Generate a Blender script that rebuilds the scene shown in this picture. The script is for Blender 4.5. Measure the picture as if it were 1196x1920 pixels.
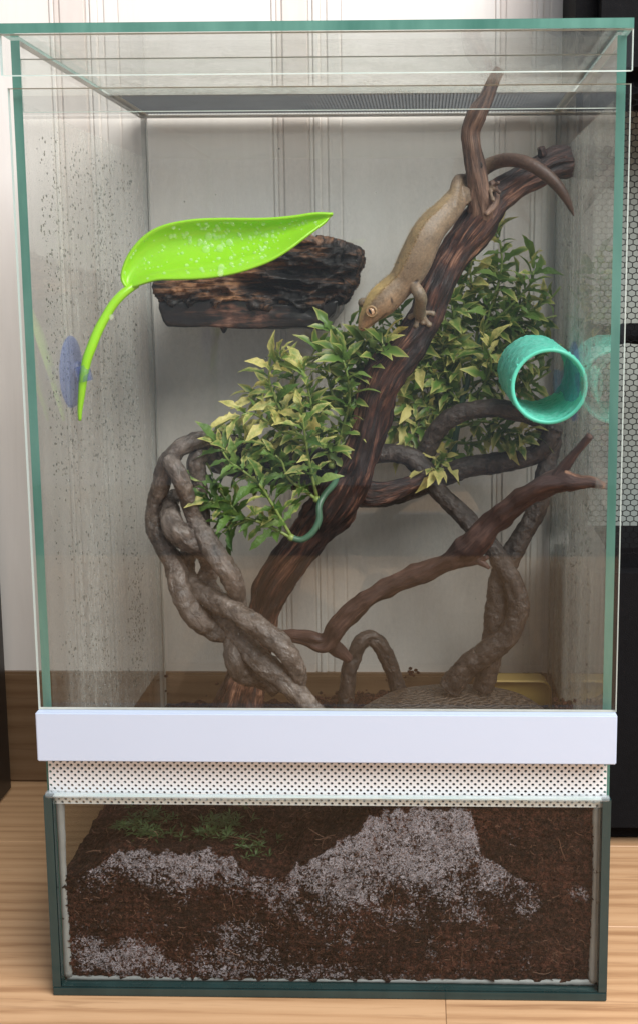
import bpy, bmesh, math, random
import numpy as np
from mathutils import Vector, Matrix, noise

for o in list(bpy.data.objects):
    bpy.data.objects.remove(o)
S = bpy.context.scene
C = S.collection
random.seed(7)

# ------------------------------------------------------------------ camera
IW, IH, FPX = 1196.0, 1920.0, 2007.5
CAM = np.array([.0521, -.5364, .3819])
PITCH, ROLL, YAW = -.1317, -.0036, .0221
SX, SY = 153.28, -154.59          # principal point, from the picture's centre (the photo is a crop)

def basis():
    cy, sy = math.cos(YAW), math.sin(YAW); cp, sp = math.cos(PITCH), math.sin(PITCH)
    cr, sr = math.cos(ROLL), math.sin(ROLL)
    f = np.array([-sy*cp, cy*cp, sp]); r0 = np.array([cy, sy, 0.]); u0 = np.cross(r0, f)
    return r0*cr+u0*sr, -r0*sr+u0*cr, f
RT, UP, FW = basis()
cd = bpy.data.cameras.new('camera'); cam = bpy.data.objects.new('camera', cd); C.objects.link(cam)
mw = Matrix.Identity(4)
for i in range(3):
    mw[i][0], mw[i][1], mw[i][2], mw[i][3] = RT[i], UP[i], -FW[i], CAM[i]
cam.matrix_world = mw
cd.sensor_fit = 'HORIZONTAL'; cd.sensor_width = 36; cd.lens = 36*FPX/IW
cd.shift_x = -SX/IW; cd.shift_y = SY/IW
cd.clip_start = .01; cd.clip_end = 100
S.camera = cam

def ray(px, py):
    return FW*FPX + RT*(px-IW/2-SX) - UP*(py-IH/2-SY)
def at(px, py, y):                       # the point of the picture's ray at depth y
    d = ray(px, py); return Vector(CAM + d*(y-CAM[1])/d[1])
def atz(px, py, z):
    d = ray(px, py); return Vector(CAM + d*(z-CAM[2])/d[2])
def mpp(p):                              # metres to one photo pixel at p
    return float((np.array(p)-CAM) @ FW)/FPX

# ------------------------------------------------------------------ world, lamps, exposure
w = bpy.data.worlds.new('World'); S.world = w; w.use_nodes = True
bg = w.node_tree.nodes['Background']
bg.inputs[0].default_value = (.83, .92, 1.03, 1); bg.inputs[1].default_value = .42
def lamp(name, loc, target, sx, sy, power, col):
    l = bpy.data.lights.new(name, 'AREA'); l.shape = 'RECTANGLE'; l.size = sx; l.size_y = sy
    l.energy = power; l.color = col
    o = bpy.data.objects.new(name, l); C.objects.link(o); o.location = loc
    o.rotation_euler = (Vector(target)-Vector(loc)).to_track_quat('-Z', 'Y').to_euler()
    return o
lamp('window_light', (.74, -.82, 1.42), (0, .08, .3), 1.2, 1.0, 54, (1, .98, .955))
S.view_settings.view_transform = 'Standard'; S.view_settings.look = 'None'
S.view_settings.exposure = 0; S.view_settings.gamma = 1
S.cycles.max_bounces = 12; S.cycles.transparent_max_bounces = 48; S.cycles.glossy_bounces = 6
S.cycles.caustics_reflective = False; S.cycles.caustics_refractive = False
S.cycles.use_denoising = True

# ------------------------------------------------------------------ scene helpers
def link(o, parent=None):
    C.objects.link(o)
    if parent: o.parent = parent
    return o
def tag(o, label=None, cat=None, group=None, kind=None):
    if label: o['label'] = label
    if cat: o['category'] = cat
    if group: o['group'] = group
    if kind: o['kind'] = kind
    return o
def thing(name, label, cat, loc=(0, 0, 0), group=None):
    o = bpy.data.objects.new(name, None); o.location = loc; o.empty_display_size = .02
    link(o); return tag(o, label, cat, group)
def obj(name, mesh, m=None, parent=None, smooth=False):
    """mesh: (verts, faces) in world space, or a Mesh; children of an Empty keep world coordinates"""
    if isinstance(mesh, tuple):
        me = bpy.data.meshes.new(name); me.from_pydata([tuple(v) for v in mesh[0]], [], [tuple(f) for f in mesh[1]]); me.update()
    elif isinstance(mesh, bmesh.types.BMesh):
        me = bpy.data.meshes.new(name); mesh.to_mesh(me); mesh.free()
    else:
        me = mesh
    for q in (m if isinstance(m, (list, tuple)) else [m] if m else []):
        me.materials.append(q)
    if smooth: me.polygons.foreach_set('use_smooth', [True]*len(me.polygons))
    o = bpy.data.objects.new(name, me); link(o, parent)
    if parent:
        loc = Vector((0, 0, 0)); p = parent
        while p: loc += p.location; p = p.parent
        o.location = -loc
    return o
def attr(me, name, data):
    a = me.attributes.new(name, 'FLOAT_VECTOR' if np.ndim(data) == 2 else 'FLOAT', 'POINT')
    a.data.foreach_set('vector' if np.ndim(data) == 2 else 'value', np.asarray(data, np.float32).ravel())

# ------------------------------------------------------------------ material helpers
class NB:
    def __init__(s, name):
        s.m = bpy.data.materials.new(name); s.m.use_nodes = True; s.t = s.m.node_tree; s.t.nodes.clear()
        s.out = s.t.nodes.new('ShaderNodeOutputMaterial')
    def n(s, typ, ins=None, **props):
        nd = s.t.nodes.new('ShaderNode'+typ)
        for k, v in props.items(): setattr(nd, k, v)
        for k, v in (ins or {}).items():
            sk = nd.inputs[k]
            if isinstance(v, bpy.types.NodeSocket): s.t.links.new(v, sk)
            elif isinstance(v, bpy.types.Node): s.t.links.new(v.outputs[0], sk)
            else: sk.default_value = (tuple(v)+(1,) if hasattr(v, '__len__') and len(v) == 3 and sk.type == 'RGBA' else v)
        return nd
    def coord(s, kind='Object'):
        return s.n('TexCoord').outputs[kind]
    def at(s, name, out='Vector'):
        return s.n('Attribute', attribute_name=name).outputs[out]
    def scale(s, vec, sc):
        return s.n('Mapping', {'Vector': vec, 'Scale': sc}).outputs[0]
    def noise(s, vec, scale=5., detail=4., rough=.55, dist=0.):
        return s.n('TexNoise', {'Vector': vec, 'Scale': scale, 'Detail': detail, 'Roughness': rough, 'Distortion': dist}).outputs['Fac']
    def ramp(s, fac, stops):
        nd = s.n('ValToRGB', {'Fac': fac}); cr = nd.color_ramp
        while len(cr.elements) < len(stops): cr.elements.new(.5)
        for e, (p, c) in zip(cr.elements, stops):
            e.position = p; e.color = (c, c, c, 1) if not hasattr(c, '__len__') else tuple(c)+(1,)
        return nd.outputs[0]
    def math(s, op, a, b=0., c=0.):
        return s.n('Math', {0: a, 1: b, 2: c}, operation=op).outputs[0]
    def mix(s, fac, a, b, blend='MIX'):
        return s.n('Mix', {0: fac, 6: a, 7: b}, data_type='RGBA', blend_type=blend).outputs[2]
    def bump(s, h, strength=.3, dist=.002):
        return s.n('Bump', {'Height': h, 'Strength': strength, 'Distance': dist}).outputs[0]
    def pbr(s, col, rough=.5, normal=None, **k):
        ins = {'Base Color': col, 'Roughness': rough}
        if normal is not None: ins['Normal'] = normal
        for a, b in k.items(): ins[a.replace('_', ' ')] = b
        return s.n('BsdfPrincipled', ins)
    def done(s, sh):
        s.t.links.new(sh.outputs[0], s.out.inputs['Surface']); return s.m

def mat_glass(name, tint, rough=0.0, spec=1.0):
    b = NB(name)
    back = b.n('NewGeometry').outputs['Backfacing']
    ior = b.math('ADD', 1.5, b.math('MULTIPLY', back, 1/1.5-1.5))
    fr = b.math('MULTIPLY', b.n('Fresnel', {'IOR': ior}).outputs[0], spec)
    t = b.n('BsdfTransparent', {'Color': tint}); g = b.n('BsdfGlossy', {'Color': (1, 1, 1), 'Roughness': rough})
    return b.done(b.n('MixShader', {0: fr, 1: t, 2: g}))
def mat_plain(name, col, rough=.5, var=.08, scale=60, bump=0., **k):
    b = NB(name); v = b.coord()
    n = b.noise(v, scale, 5)
    c = b.mix(n, tuple(x*(1-var) for x in col), tuple(min(1, x*(1+var)) for x in col))
    return b.done(b.pbr(c, rough, b.bump(b.noise(v, scale*4, 4), bump, .001) if bump else None, **k))
def mat_edge(name, c0, c1, rough=.12, glow=False):
    b = NB(name); v = b.coord()
    n = b.noise(b.scale(v, (40, 40, 9)), 1, 4, .6)
    c = b.ramp(n, [(.3, c0), (.7, c1)])
    p = b.pbr(c, rough, None, Specular_IOR_Level=.6)
    return b.done(b.n('MixShader', {0: .45, 1: p, 2: b.n('BsdfTranslucent', {'Color': c})}) if glow else p)

GLASS = mat_glass('clear_glass', (.982, .988, .980))
GLASS_DOOR = mat_glass('door_acrylic', (.985, .99, .985), 0., .55)
GLASS_WET = mat_glass('wet_base_glass', (.96, .975, .965), 0., .34)
EDGE = mat_edge('green_glass_edge', (.075, .225, .185), (.18, .40, .34), .12, True)
EDGE_SHADED = mat_edge('shaded_glass_edge', (.009, .030, .032), (.018, .048, .05))  # same glass as the green edge, darkened for light the soil blocks
EDGE_LIGHT = mat_edge('polished_acrylic_edge', (.72, .90, .88), (.9, .99, .98), .2, True)
EDGE_BACK = mat_edge('ground_glass_edge', (.44, .45, .42), (.58, .59, .55), .3)

def mat_wood_floor(name='oak_laminate', dark=1.):
    b = NB(name); v = b.at('fib')
    rnd = b.n('ObjectInfo').outputs['Random']
    off = b.n('CombineXYZ', {'X': b.math('MULTIPLY', rnd, 30.), 'Y': b.math('MULTIPLY', rnd, 17.)}).outputs[0]
    v = b.n('VectorMath', {0: v, 1: off}, operation='ADD').outputs[0]
    g1 = b.noise(b.scale(v, (3., 60, 1)), 1, 6, .65, .8)
    g2 = b.noise(b.scale(v, (14, 420, 1)), 1, 4, .7, .4)
    wv = b.n('TexWave', {'Vector': b.scale(v, (.9, 15, 1)), 'Scale': 2.2, 'Distortion': 7, 'Detail': 4, 'Detail Scale': 1.2}, bands_direction='Y').outputs['Fac']
    f = b.math('ADD', b.math('MULTIPLY', g1, .45), b.math('ADD', b.math('MULTIPLY', g2, .35), b.math('MULTIPLY', wv, .2)))
    K = lambda *q: tuple(x*dark for x in q)
    c = b.ramp(f, [(.34, K(.37, .20, .10)), (.45, K(.51, .30, .16)), (.62, K(.59, .365, .205))])
    c = b.mix(b.math('MULTIPLY', rnd, .3), c, K(.52, .315, .17))
    g3 = b.noise(b.scale(v, (9, 230, 1)), 1, 3, .75, .6); c = b.mix(b.ramp(g3, [(.56, 0.), (.66, .38)]), c, K(.27, .135, .066))
    return b.done(b.pbr(c, .42, b.bump(f, .12, .0004)))
def mat_wall(name, c0, c1):
    b = NB(name); v = b.coord()
    g = b.noise(b.scale(v, (70, 70, 7)), 1, 6, .62, 1.6)
    g2 = b.noise(b.scale(v, (16, 16, 2.2)), 1, 3, .5, 2.2)
    h = b.math('ADD', b.math('MULTIPLY', g, .5), b.math('MULTIPLY', g2, .5))
    c = b.ramp(h, [(.3, c0), (.62, c1)])
    return b.done(b.pbr(c, .5, b.bump(g, .10, .001)))
def mat_bark(name, stops, scale=(90, 90, 14), rough=.75, bump=.8, dist=.003, wet=None, knots=True):
    b = NB(name); v = b.at('fib')
    n1 = b.noise(b.scale(v, scale), 1, 6, .65, .5)
    n2 = b.noise(v, 38, 5, .6)
    n3 = b.noise(b.scale(v, tuple(x*3.2 for x in scale)), 1, 3, .6)
    f = b.math('ADD', b.math('MULTIPLY', n1, .5), b.math('ADD', b.math('MULTIPLY', n2, .32), b.math('MULTIPLY', n3, .18)))
    c = b.ramp(f, stops)
    r = rough if wet is None else b.ramp(n2, [(.42, rough), (.6, wet)])
    return b.done(b.pbr(c, r, b.bump(f, bump, dist)))
FLOORM = mat_wood_floor()
WALLM = mat_wall('white_panel', (.75, .70, .66), (.83, .78, .74))
TRIMM = mat_wall('pinkish_moulding', (.66, .585, .54), (.76, .69, .645))
DRIFT = mat_bark('red_brown_driftwood', [(.40, (.004, .002, .002)), (.48, (.020, .0085, .007)), (.54, (.075, .028, .018)), (.64, (.36, .185, .115))], (420, 420, 26), .5, 1., .004)
DRIFT2 = mat_bark('thin_driftwood', [(.35, (.018, .009, .008)), (.52, (.062, .030, .024)), (.72, (.22, .12, .09))], (300, 300, 26), .6, .9, .003)
VINEM = mat_bark('grey_brown_vine', [(.34, (.026, .021, .018)), (.5, (.10, .078, .065)), (.68, (.26, .215, .185))], (160, 160, 120), .30, .9, .005, .08)
VINED = mat_bark('dark_vine', [(.34, (.016, .012, .011)), (.5, (.046, .034, .028)), (.7, (.12, .09, .075))], (160, 160, 100), .55, 1., .005, .28)

# ------------------------------------------------------------------ shape helpers
def merge(*parts):
    V, F = [], []
    for v, f in parts:
        k = len(V); V += list(v); F += [tuple(i+k for i in q) for q in f]
    return V, F
def box(x0, x1, y0, y1, z0, z1):
    V = [(x, y, z) for x in (x0, x1) for y in (y0, y1) for z in (z0, z1)]
    return V, [(0, 1, 3, 2), (4, 6, 7, 5), (0, 4, 5, 1), (2, 3, 7, 6), (0, 2, 6, 4), (1, 5, 7, 3)]
def bbox_obj(name, b, m, parent=None, bevel=.0005, seg=2):
    bm = bmesh.new()
    vs = [bm.verts.new(v) for v in b[0]]
    for f in b[1]: bm.faces.new([vs[i] for i in f])
    bmesh.ops.recalc_face_normals(bm, faces=bm.faces)
    if bevel: bmesh.ops.bevel(bm, geom=list(bm.edges), offset=bevel, segments=seg, affect='EDGES')
    return obj(name, bm, m, parent)
def pane(name, x0, x1, y0, y1, z0, z1, axis, mats, parent, edges=None):
    """a glass plate: big faces (normal along axis) clear, edges green; edges: {face name: slot}"""
    V, F = box(x0, x1, y0, y1, z0, z1)
    o = obj(name, (V, F), mats, parent)
    bm = bmesh.new(); bm.from_mesh(o.data); bmesh.ops.recalc_face_normals(bm, faces=bm.faces)
    for f in bm.faces:
        a = max(range(3), key=lambda i: abs(f.normal[i]))
        key = ('-' if f.normal[a] < 0 else '+')+'xyz'[a]
        f.material_index = 0 if a == axis else (edges or {}).get(key, 1)
    bm.to_mesh(o.data); bm.free(); return o
def spline(pts, m):
    p = np.asarray(pts, float); n = len(p)
    if n == 2: return np.array([p[0]+(p[1]-p[0])*t for t in np.linspace(0, 1, m)])
    seg = np.linalg.norm(np.diff(p[:, :3], axis=0), axis=1); s = np.concatenate([[0], np.cumsum(seg)])
    e = np.vstack([2*p[0]-p[1], p, 2*p[-1]-p[-2]]); out = []
    for u in np.linspace(0, s[-1], m):
        i = min(max(np.searchsorted(s, u, 'right')-1, 0), n-2); t = (u-s[i])/max(seg[i], 1e-9)
        a, b, c, d = e[i], e[i+1], e[i+2], e[i+3]
        out.append(.5*((2*b)+(c-a)*t+(2*a-5*b+4*c-d)*t*t+(3*b-a-3*c+d)*t**3))
    return np.array(out)
def tube(path, seg=14, amp=0., freq=60., along=.15, seed=0., step=.002, ridge=0., lump=0., lfreq=30., flat=1., cap=True, twist=0.):
    """path rows: x y z r. returns verts, faces, fib (texture vectors that run along the branch)"""
    p = np.asarray(path, float)
    L = np.linalg.norm(np.diff(p[:, :3], axis=0), axis=1).sum()
    m = max(6, int(L/step)); q = spline(p, m); q[:, 3] = np.maximum(q[:, 3], 1e-4)
    V, fib = [], []; T = np.gradient(q[:, :3], axis=0); T /= np.linalg.norm(T, axis=1)[:, None]
    u = np.cross(T[0], [0, -1, .2]); u /= np.linalg.norm(u); s = 0
    for i in range(m):
        if i: s += np.linalg.norm(q[i, :3]-q[i-1, :3])
        u = u-T[i]*(u@T[i]); u /= np.linalg.norm(u); v = np.cross(T[i], u)
        for k in range(seg):
            a = 2*math.pi*k/seg+twist*s; c, d = math.cos(a), math.sin(a); r = q[i, 3]
            f = Vector((c*r, d*r, s))
            g = 0
            if amp: g += amp*noise.fractal(Vector((c*r*freq, d*r*freq, s*freq*along))+Vector((seed, seed*2, 0)), 1., 2., 4)
            if ridge: g += ridge*(.35-abs(noise.fractal(Vector((c*r*260+seed, d*r*260, s*16)), 1., 2., 4)))+ridge*.5*noise.noise(Vector((c*r*700, d*r*700+seed, s*45)))
            if lump: g += lump*noise.noise(Vector((c*1.1+seed, d*1.1, s*lfreq)))
            rr = r*(1+g)
            V.append(q[i, :3]+(u*c+v*d*flat)*rr); fib.append((f.x+seed, f.y, f.z+seed*.3))
    F = [(i*seg+k, i*seg+(k+1) % seg, (i+1)*seg+(k+1) % seg, (i+1)*seg+k) for i in range(m-1) for k in range(seg)]
    if cap:
        for i0, sg in ((0, -1), (m-1, 1)):
            k = len(V); V.append(q[i0, :3]+T[i0]*sg*q[i0, 3]*.25); fib.append((seed, 0, fib[i0*seg][2]+sg*q[i0, 3]))
            for j in range(seg):
                a, b = i0*seg+j, i0*seg+(j+1) % seg
                F.append((b, a, k) if sg < 0 else (a, b, k))
    return V, F, fib
def tubes_obj(name, tubes, m, parent=None):
    V, F, B = [], [], []
    for v, f, b in tubes:
        k = len(V); V += list(v); B += b; F += [tuple(i+k for i in q) for q in f]
    o = obj(name, (V, F), m, parent, smooth=True); attr(o.data, 'fib', np.array(B)); return o
def pth(pts, y=None):
    """rows (px, py, radius px[, depth]) -> x y z r ; y = (depth at start, depth at end) when rows have no depth"""
    out = []; n = len(pts)
    for i, q in enumerate(pts):
        d = q[3] if len(q) > 3 else (y if not hasattr(y, '__len__') else y[0]+(y[1]-y[0])*i/(n-1))
        p = at(q[0], q[1], d); out.append((p.x, p.y, p.z, q[2]*mpp(p)))
    return out
def ico(center, r, sub=1, scale=(1, 1, 1)):
    bm = bmesh.new(); bmesh.ops.create_icosphere(bm, subdivisions=sub, radius=r)
    V = [(v.co.x*scale[0]+center[0], v.co.y*scale[1]+center[1], v.co.z*scale[2]+center[2]) for v in bm.verts]
    bm.verts.index_update(); F = [tuple(v.index for v in f.verts) for f in bm.faces]; bm.free(); return V, F
def remeshed(V, F, vox, smooth_it=0):
    me = bpy.data.meshes.new('tmp'); me.from_pydata([tuple(v) for v in V], [], F)
    bm = bmesh.new(); bm.from_mesh(me); bmesh.ops.recalc_face_normals(bm, faces=bm.faces); bm.to_mesh(me); bm.free()
    o = bpy.data.objects.new('tmp', me); C.objects.link(o)
    r = o.modifiers.new('r', 'REMESH'); r.mode = 'VOXEL'; r.voxel_size = vox; r.use_smooth_shade = True
    if smooth_it:
        s = o.modifiers.new('s', 'SMOOTH'); s.iterations = smooth_it; s.factor = .5
    dg = bpy.context.evaluated_depsgraph_get(); out = bpy.data.meshes.new_from_object(o.evaluated_get(dg))
    bpy.data.objects.remove(o); bpy.data.meshes.remove(me); return out
def co(me):
    a = np.empty(len(me.vertices)*3, np.float32); me.vertices.foreach_get('co', a); return a.reshape(-1, 3).astype(float)
def setco(me, a):
    me.vertices.foreach_set('co', np.asarray(a, np.float32).ravel()); me.update()
def nrm(me):
    a = np.empty(len(me.vertices)*3, np.float32); me.vertices.foreach_get('normal', a); return a.reshape(-1, 3).astype(float)
def fbm(p, sc, oct=4):
    return np.array([noise.fractal(Vector((q[0]*sc[0], q[1]*sc[1], q[2]*sc[2])), 1., 2., oct) for q in p])

# ================================================================== the setting
DT, WALL_Y = .246, .2535                 # depth of the tank, the wall behind it
BB_Z = at(60, 1268, WALL_Y-.012).z       # top of the skirting

floor = obj('floor', box(-1.8, 1.8, -1.57, WALL_Y+.05, -.03, -.0085), mat_plain('dark_reflected_underlay', (.085, .072, .064), .9)); tag(floor, kind='structure')  # unseen stretch beyond the planks is kept dark to shape the door's reflection
def plank(x0, x1, y0, y1):
    g = .0001; bm = bmesh.new()
    V, F = box(x0+g, x1-g, y0+g, y1-g, -.008, 0)
    vs = [bm.verts.new(v) for v in V]
    for f in F: bm.faces.new([vs[i] for i in f])
    bmesh.ops.recalc_face_normals(bm, faces=bm.faces)
    bmesh.ops.bevel(bm, geom=[e for e in bm.edges if all(v.co.z > -.001 for v in e.verts)], offset=.0003, segments=1, affect='EDGES')
    o = obj('plank', bm, FLOORM, floor); c = co(o.data); c[:, 2] = 0; attr(o.data, 'fib', c)
PW = .094; yj = at(835, 1895, 0); yj = atz(835, 1895, 0).y
y1 = WALL_Y; row = 0
while y1 > -.93:  # rows stop behind the camera so the door reflects a dark band
    y0 = y1-PW; xj = {0: .31, 1: -.37, 2: atz(835, 1890, 0).x, 3: .44}.get(row, .49)
    for k in range(-3, 3):
        a, b = xj+k*.92, xj+(k+1)*.92
        if b < -1.7 or a > 1.7: continue
        plank(max(a, -1.8), min(b, 1.8), y0, y1)
    y1 = y0; row += 1
yb = -1.6

wall = obj('wall', box(-2.2, 2.2, WALL_Y+.0010, WALL_Y+.06, 0, 2.2), WALLM); tag(wall, kind='structure')
def board(name, px0, px1, dy, m, per):
    a = at(px0, 20, WALL_Y).x+per; b = at(px1, 20, WALL_Y).x+per
    bbox_obj(name, box(a, b, WALL_Y+dy, WALL_Y+.0065, BB_Z-.01, 2.0), m, wall, .0005, 2)
PER = at(508+47, 20, WALL_Y).x-at(91+47, 20, WALL_Y).x
for k in range(-4, 5):
    q = k*PER
    board('wall_panel', 221, 507, 0, WALLM, q)
    board('moulding', 509, 516, -.0008, WALLM, q)
    board('moulding', 517.5, 526, -.0003, TRIMM, q)
    board('moulding', 528.5, 575, -.0009, TRIMM, q)
    board('moulding', 577.5, 584, -.0004, WALLM, q)
    board('moulding', 586, 597, -.0010, WALLM, q)
    board('moulding', 599, 610, .0003, WALLM, q)
    board('moulding', 612, 636.5, -.0003, WALLM, q)
SKIRTM = mat_wood_floor('dark_oak_skirting', .34)
sk = bbox_obj('skirting', box(-2.2, 2.2, WALL_Y-.005, WALL_Y+.005, .0005, BB_Z), SKIRTM, None, .002, 2); tag(sk, kind='structure')
c = co(sk.data); attr(sk.data, 'fib', np.stack([c[:, 0], c[:, 2]*.8+3.3, c[:, 1]*0], 1))

# ================================================================== the tank
HB = .15; TH = .0045
Z_TRIM1 = at(600, 1339, -.008).z; Z_TRIM0 = at(600, 1431, -.008).z
Z_BASE1 = at(600, 1492, 0).z; Z_BODY1 = at(25, 141, 0).z; Z_DOOR1 = at(600, 160, -.004).z
ZL1 = at(600, 38, -.0075).z; ZL0 = ZL1-.0046; Z_TOP = ZL0-.0008
tank = thing('terrarium', 'tall glass terrarium with white front trim and perforated vent band, standing on the floor', 'terrarium')
E2 = [GLASS, EDGE, EDGE_BACK, EDGE_SHADED]
for sx in (-1, 1):
    x0, x1 = sorted((sx*HB, sx*(HB-TH)))
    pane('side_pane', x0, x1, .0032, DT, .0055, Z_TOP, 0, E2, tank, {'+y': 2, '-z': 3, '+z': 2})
    # the edge of the plate below the vent sits behind the base pane; its dark colour paints in the soil's shade
    pane('corner_strip', x0, x1, -.0033, .0002, .0055, Z_BASE1, 1, [EDGE_SHADED, EDGE_SHADED], tank)
pane('back_pane', -HB+TH+.0003, HB-TH-.0003, DT-TH, DT, .0055, Z_TOP, 1, E2, tank, {'+z': 2, '-x': 2, '+x': 2})
bbox_obj('bottom_pane', box(-HB, HB, -.0034, DT, .0003, .0052), EDGE_SHADED, tank, .0004)
pane('base_pane', -HB+TH+.0005, HB-TH-.0005, -.0033, .0003, .0057, Z_BASE1, 1, [GLASS_WET, EDGE_LIGHT, EDGE_SHADED], tank, {'-x': 2, '+x': 2, '-z': 2})
silicone = mat_plain('grey_silicone', (.21, .215, .215), .45, .2, 90, .2)
for sx in (-1, 1):
    p = [(sx*(HB-TH-.0022), .0035, .008, .0026), (sx*(HB-TH-.0018), .0035, .06, .0019), (sx*(HB-TH-.002), .0035, Z_BASE1-.006, .0024)]
    v, f, b = tube(p, 10, .10, 200, 1, sx*3.3, .002); obj('silicone_bead', (v, f), silicone, tank, True)
v, f, b = tube([(-HB+.006, .0035, .0066, .0016), (0, .0035, .0062, .0009), (HB-.006, .0035, .007, .002)], 8, .15, 250, 1, 9, .002)
obj('silicone_bead', (v, f), silicone, tank, True)
# bead of silicone along the top lip of the base glass
CLEARSIL = NB('clear_silicone'); _b = CLEARSIL
_n = _b.noise(_b.scale(_b.coord(), (60, 200, 300)), 1, 4, .6)
CLEARSIL = _b.done(_b.n('MixShader', {0: _b.ramp(_n, [(.3, .12), (.7, .40)]), 1: _b.n('BsdfTransparent', {'Color': (.95, .97, .98)}),
    2: _b.pbr((.60, .66, .70), .3, _b.bump(_n, .5, .001))}))
v, f, b = tube([(-HB+.001, -.0016, Z_BASE1+.0002, .0019), (-.05, -.0016, Z_BASE1-.0006, .0016), (.05, -.0016, Z_BASE1-.0002, .0015), (HB-.001, -.0016, Z_BASE1, .0019)], 10, .3, 200, .6, 5, .0015)
obj('silicone_lip', (v, f), CLEARSIL, tank, True)
# white trim and perforated vent
WHITE = mat_plain('white_plastic', (.51, .59, .74), .38, .012, 40, .06)
bbox_obj('trim_strip', box(-HB-.0002, HB+.0012, -.0085, -.0005, Z_TRIM0, Z_TRIM1), WHITE, tank, .0006, 2)
VENT = mat_plain('white_vent_plate', (.76, .785, .81), .4, .03, 50)
def vent():
    cw = .00190; zt = Z_TRIM0+.006; zb = at(600, 1511, .0012).z; nx = int((2*HB-.0024)/cw); nz = int((zt-zb)/cw)+1
    x0 = -nx*cw/2; V, F, idx = [], [], {}
    def vid(p):
        k = (round(p[0]*1e6), round(p[2]*1e6))
        if k not in idx: idx[k] = len(V); V.append(p)
        return idx[k]
    y = .0012; r = .00083
    for i in range(nx):
        for j in range(nz):
            cx, cz = x0+(i+.5)*cw, zt-(j+.5)*cw; h = cw/2
            q = [(cx-h, y, cz-h), (cx, y, cz-h), (cx+h, y, cz-h), (cx+h, y, cz), (cx+h, y, cz+h), (cx, y, cz+h), (cx-h, y, cz+h), (cx-h, y, cz)]
            o = [vid(p) for p in q]
            if (i+j) % 2: F.append(tuple(o)); continue
            ang = [225, 270, 315, 0, 45, 90, 135, 180]
            a = [vid((cx+r*math.cos(math.radians(t)), y, cz+r*math.sin(math.radians(t)))) for t in ang]
            k = [len(V)+t for t in range(8)]
            V.extend([(V[t][0], y+.0010, V[t][2]) for t in a])
            for t in range(8):
                u = (t+1) % 8; F.append((o[t], o[u], a[u], a[t])); F.append((a[t], a[u], k[u], k[t]))
    return V, F
obj('vent_strip', vent(), VENT, tank)
# black plate added behind the vent to darken its holes
bbox_obj('vent_shade_plate', box(-HB+TH, HB-TH, .0075, .0095, Z_BASE1+.001, Z_TRIM1-.004), mat_plain('vent_shade_black', (.012, .011, .011), .7), tank, .0003)
# door and cross bar
pane('door_pane', -HB+.0002, at(1183.5, 160, -.004).x, -.0042, -.0012, Z_TRIM1+.0002, Z_DOOR1, 1, [GLASS_DOOR, EDGE_LIGHT, EDGE_BACK], tank, {'+z': 2, '-z': 2})
XB1, XB0 = at(600, 106, .008).z, at(600, 206, .008).z
pane('crossbar_pane', at(41, 160, .008).x, at(1161, 160, .008).x, .006, .009, XB0, XB1, 1, [GLASS, EDGE_LIGHT, EDGE_BACK], tank, {'+z': 2})

# lid ------------------------------------------------------------------
lid = thing('glass_lid', 'green edged glass lid with a dark mesh strip, resting on top of the terrarium', 'lid')
ZL1 = at(600, 38, -.0075).z; ZL0 = ZL1-.0046; ZA = at(600, 136, -.007).z; MY = .158
lx = HB+.0012
pane('top_pane', -lx, lx, -.0085, MY, ZL0, ZL1, 2, [GLASS, EDGE, EDGE_BACK], lid, {'+y': 2})
pane('front_apron', -lx, lx, -.0082, -.0048, ZA, ZL0-.0003, 1, [GLASS, EDGE_LIGHT, EDGE_BACK], lid, {'+z': 2})
BLACK = mat_plain('grey_wire', (.13, .135, .14), .5, .3)
def wires():
    V, F = [], []
    x0, x1, y0, y1, z = -HB+.0078, HB-.0078, MY+.001, DT-.0078, ZL0+.0012
    p = .0022; k = .00027
    for i in range(int((x1-x0)/p)):
        b = box(x0+i*p-k, x0+i*p+k, y0, y1, z-k, z+k); V2, F2 = b; n = len(V); V += V2; F += [tuple(j+n for j in q) for q in F2]
    for i in range(int((y1-y0)/p)):
        b = box(x0, x1, y0+i*p-k, y0+i*p+k, z-k*2.6, z-k*.8); V2, F2 = b; n = len(V); V += V2; F += [tuple(j+n for j in q) for q in F2]
    return V, F
tag(obj('wire_mesh', wires(), BLACK, lid), kind='stuff')
FRM = mat_plain('pale_frame', (.74, .75, .72), .4, .05)
for y0, y1 in ((DT-.0075, DT),):
    bbox_obj('screen_frame', box(-lx, lx, y0, y1, ZL0-.0002, ZL1-.0005), FRM, lid, .0005)
for sx in (-1, 1):
    x0, x1 = sorted((sx*lx, sx*(HB-.0075))); bbox_obj('screen_frame', box(x0, x1, MY+.0005, DT-.0078, ZL0+.0003, ZL1-.0005), FRM, lid, .0005)

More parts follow.
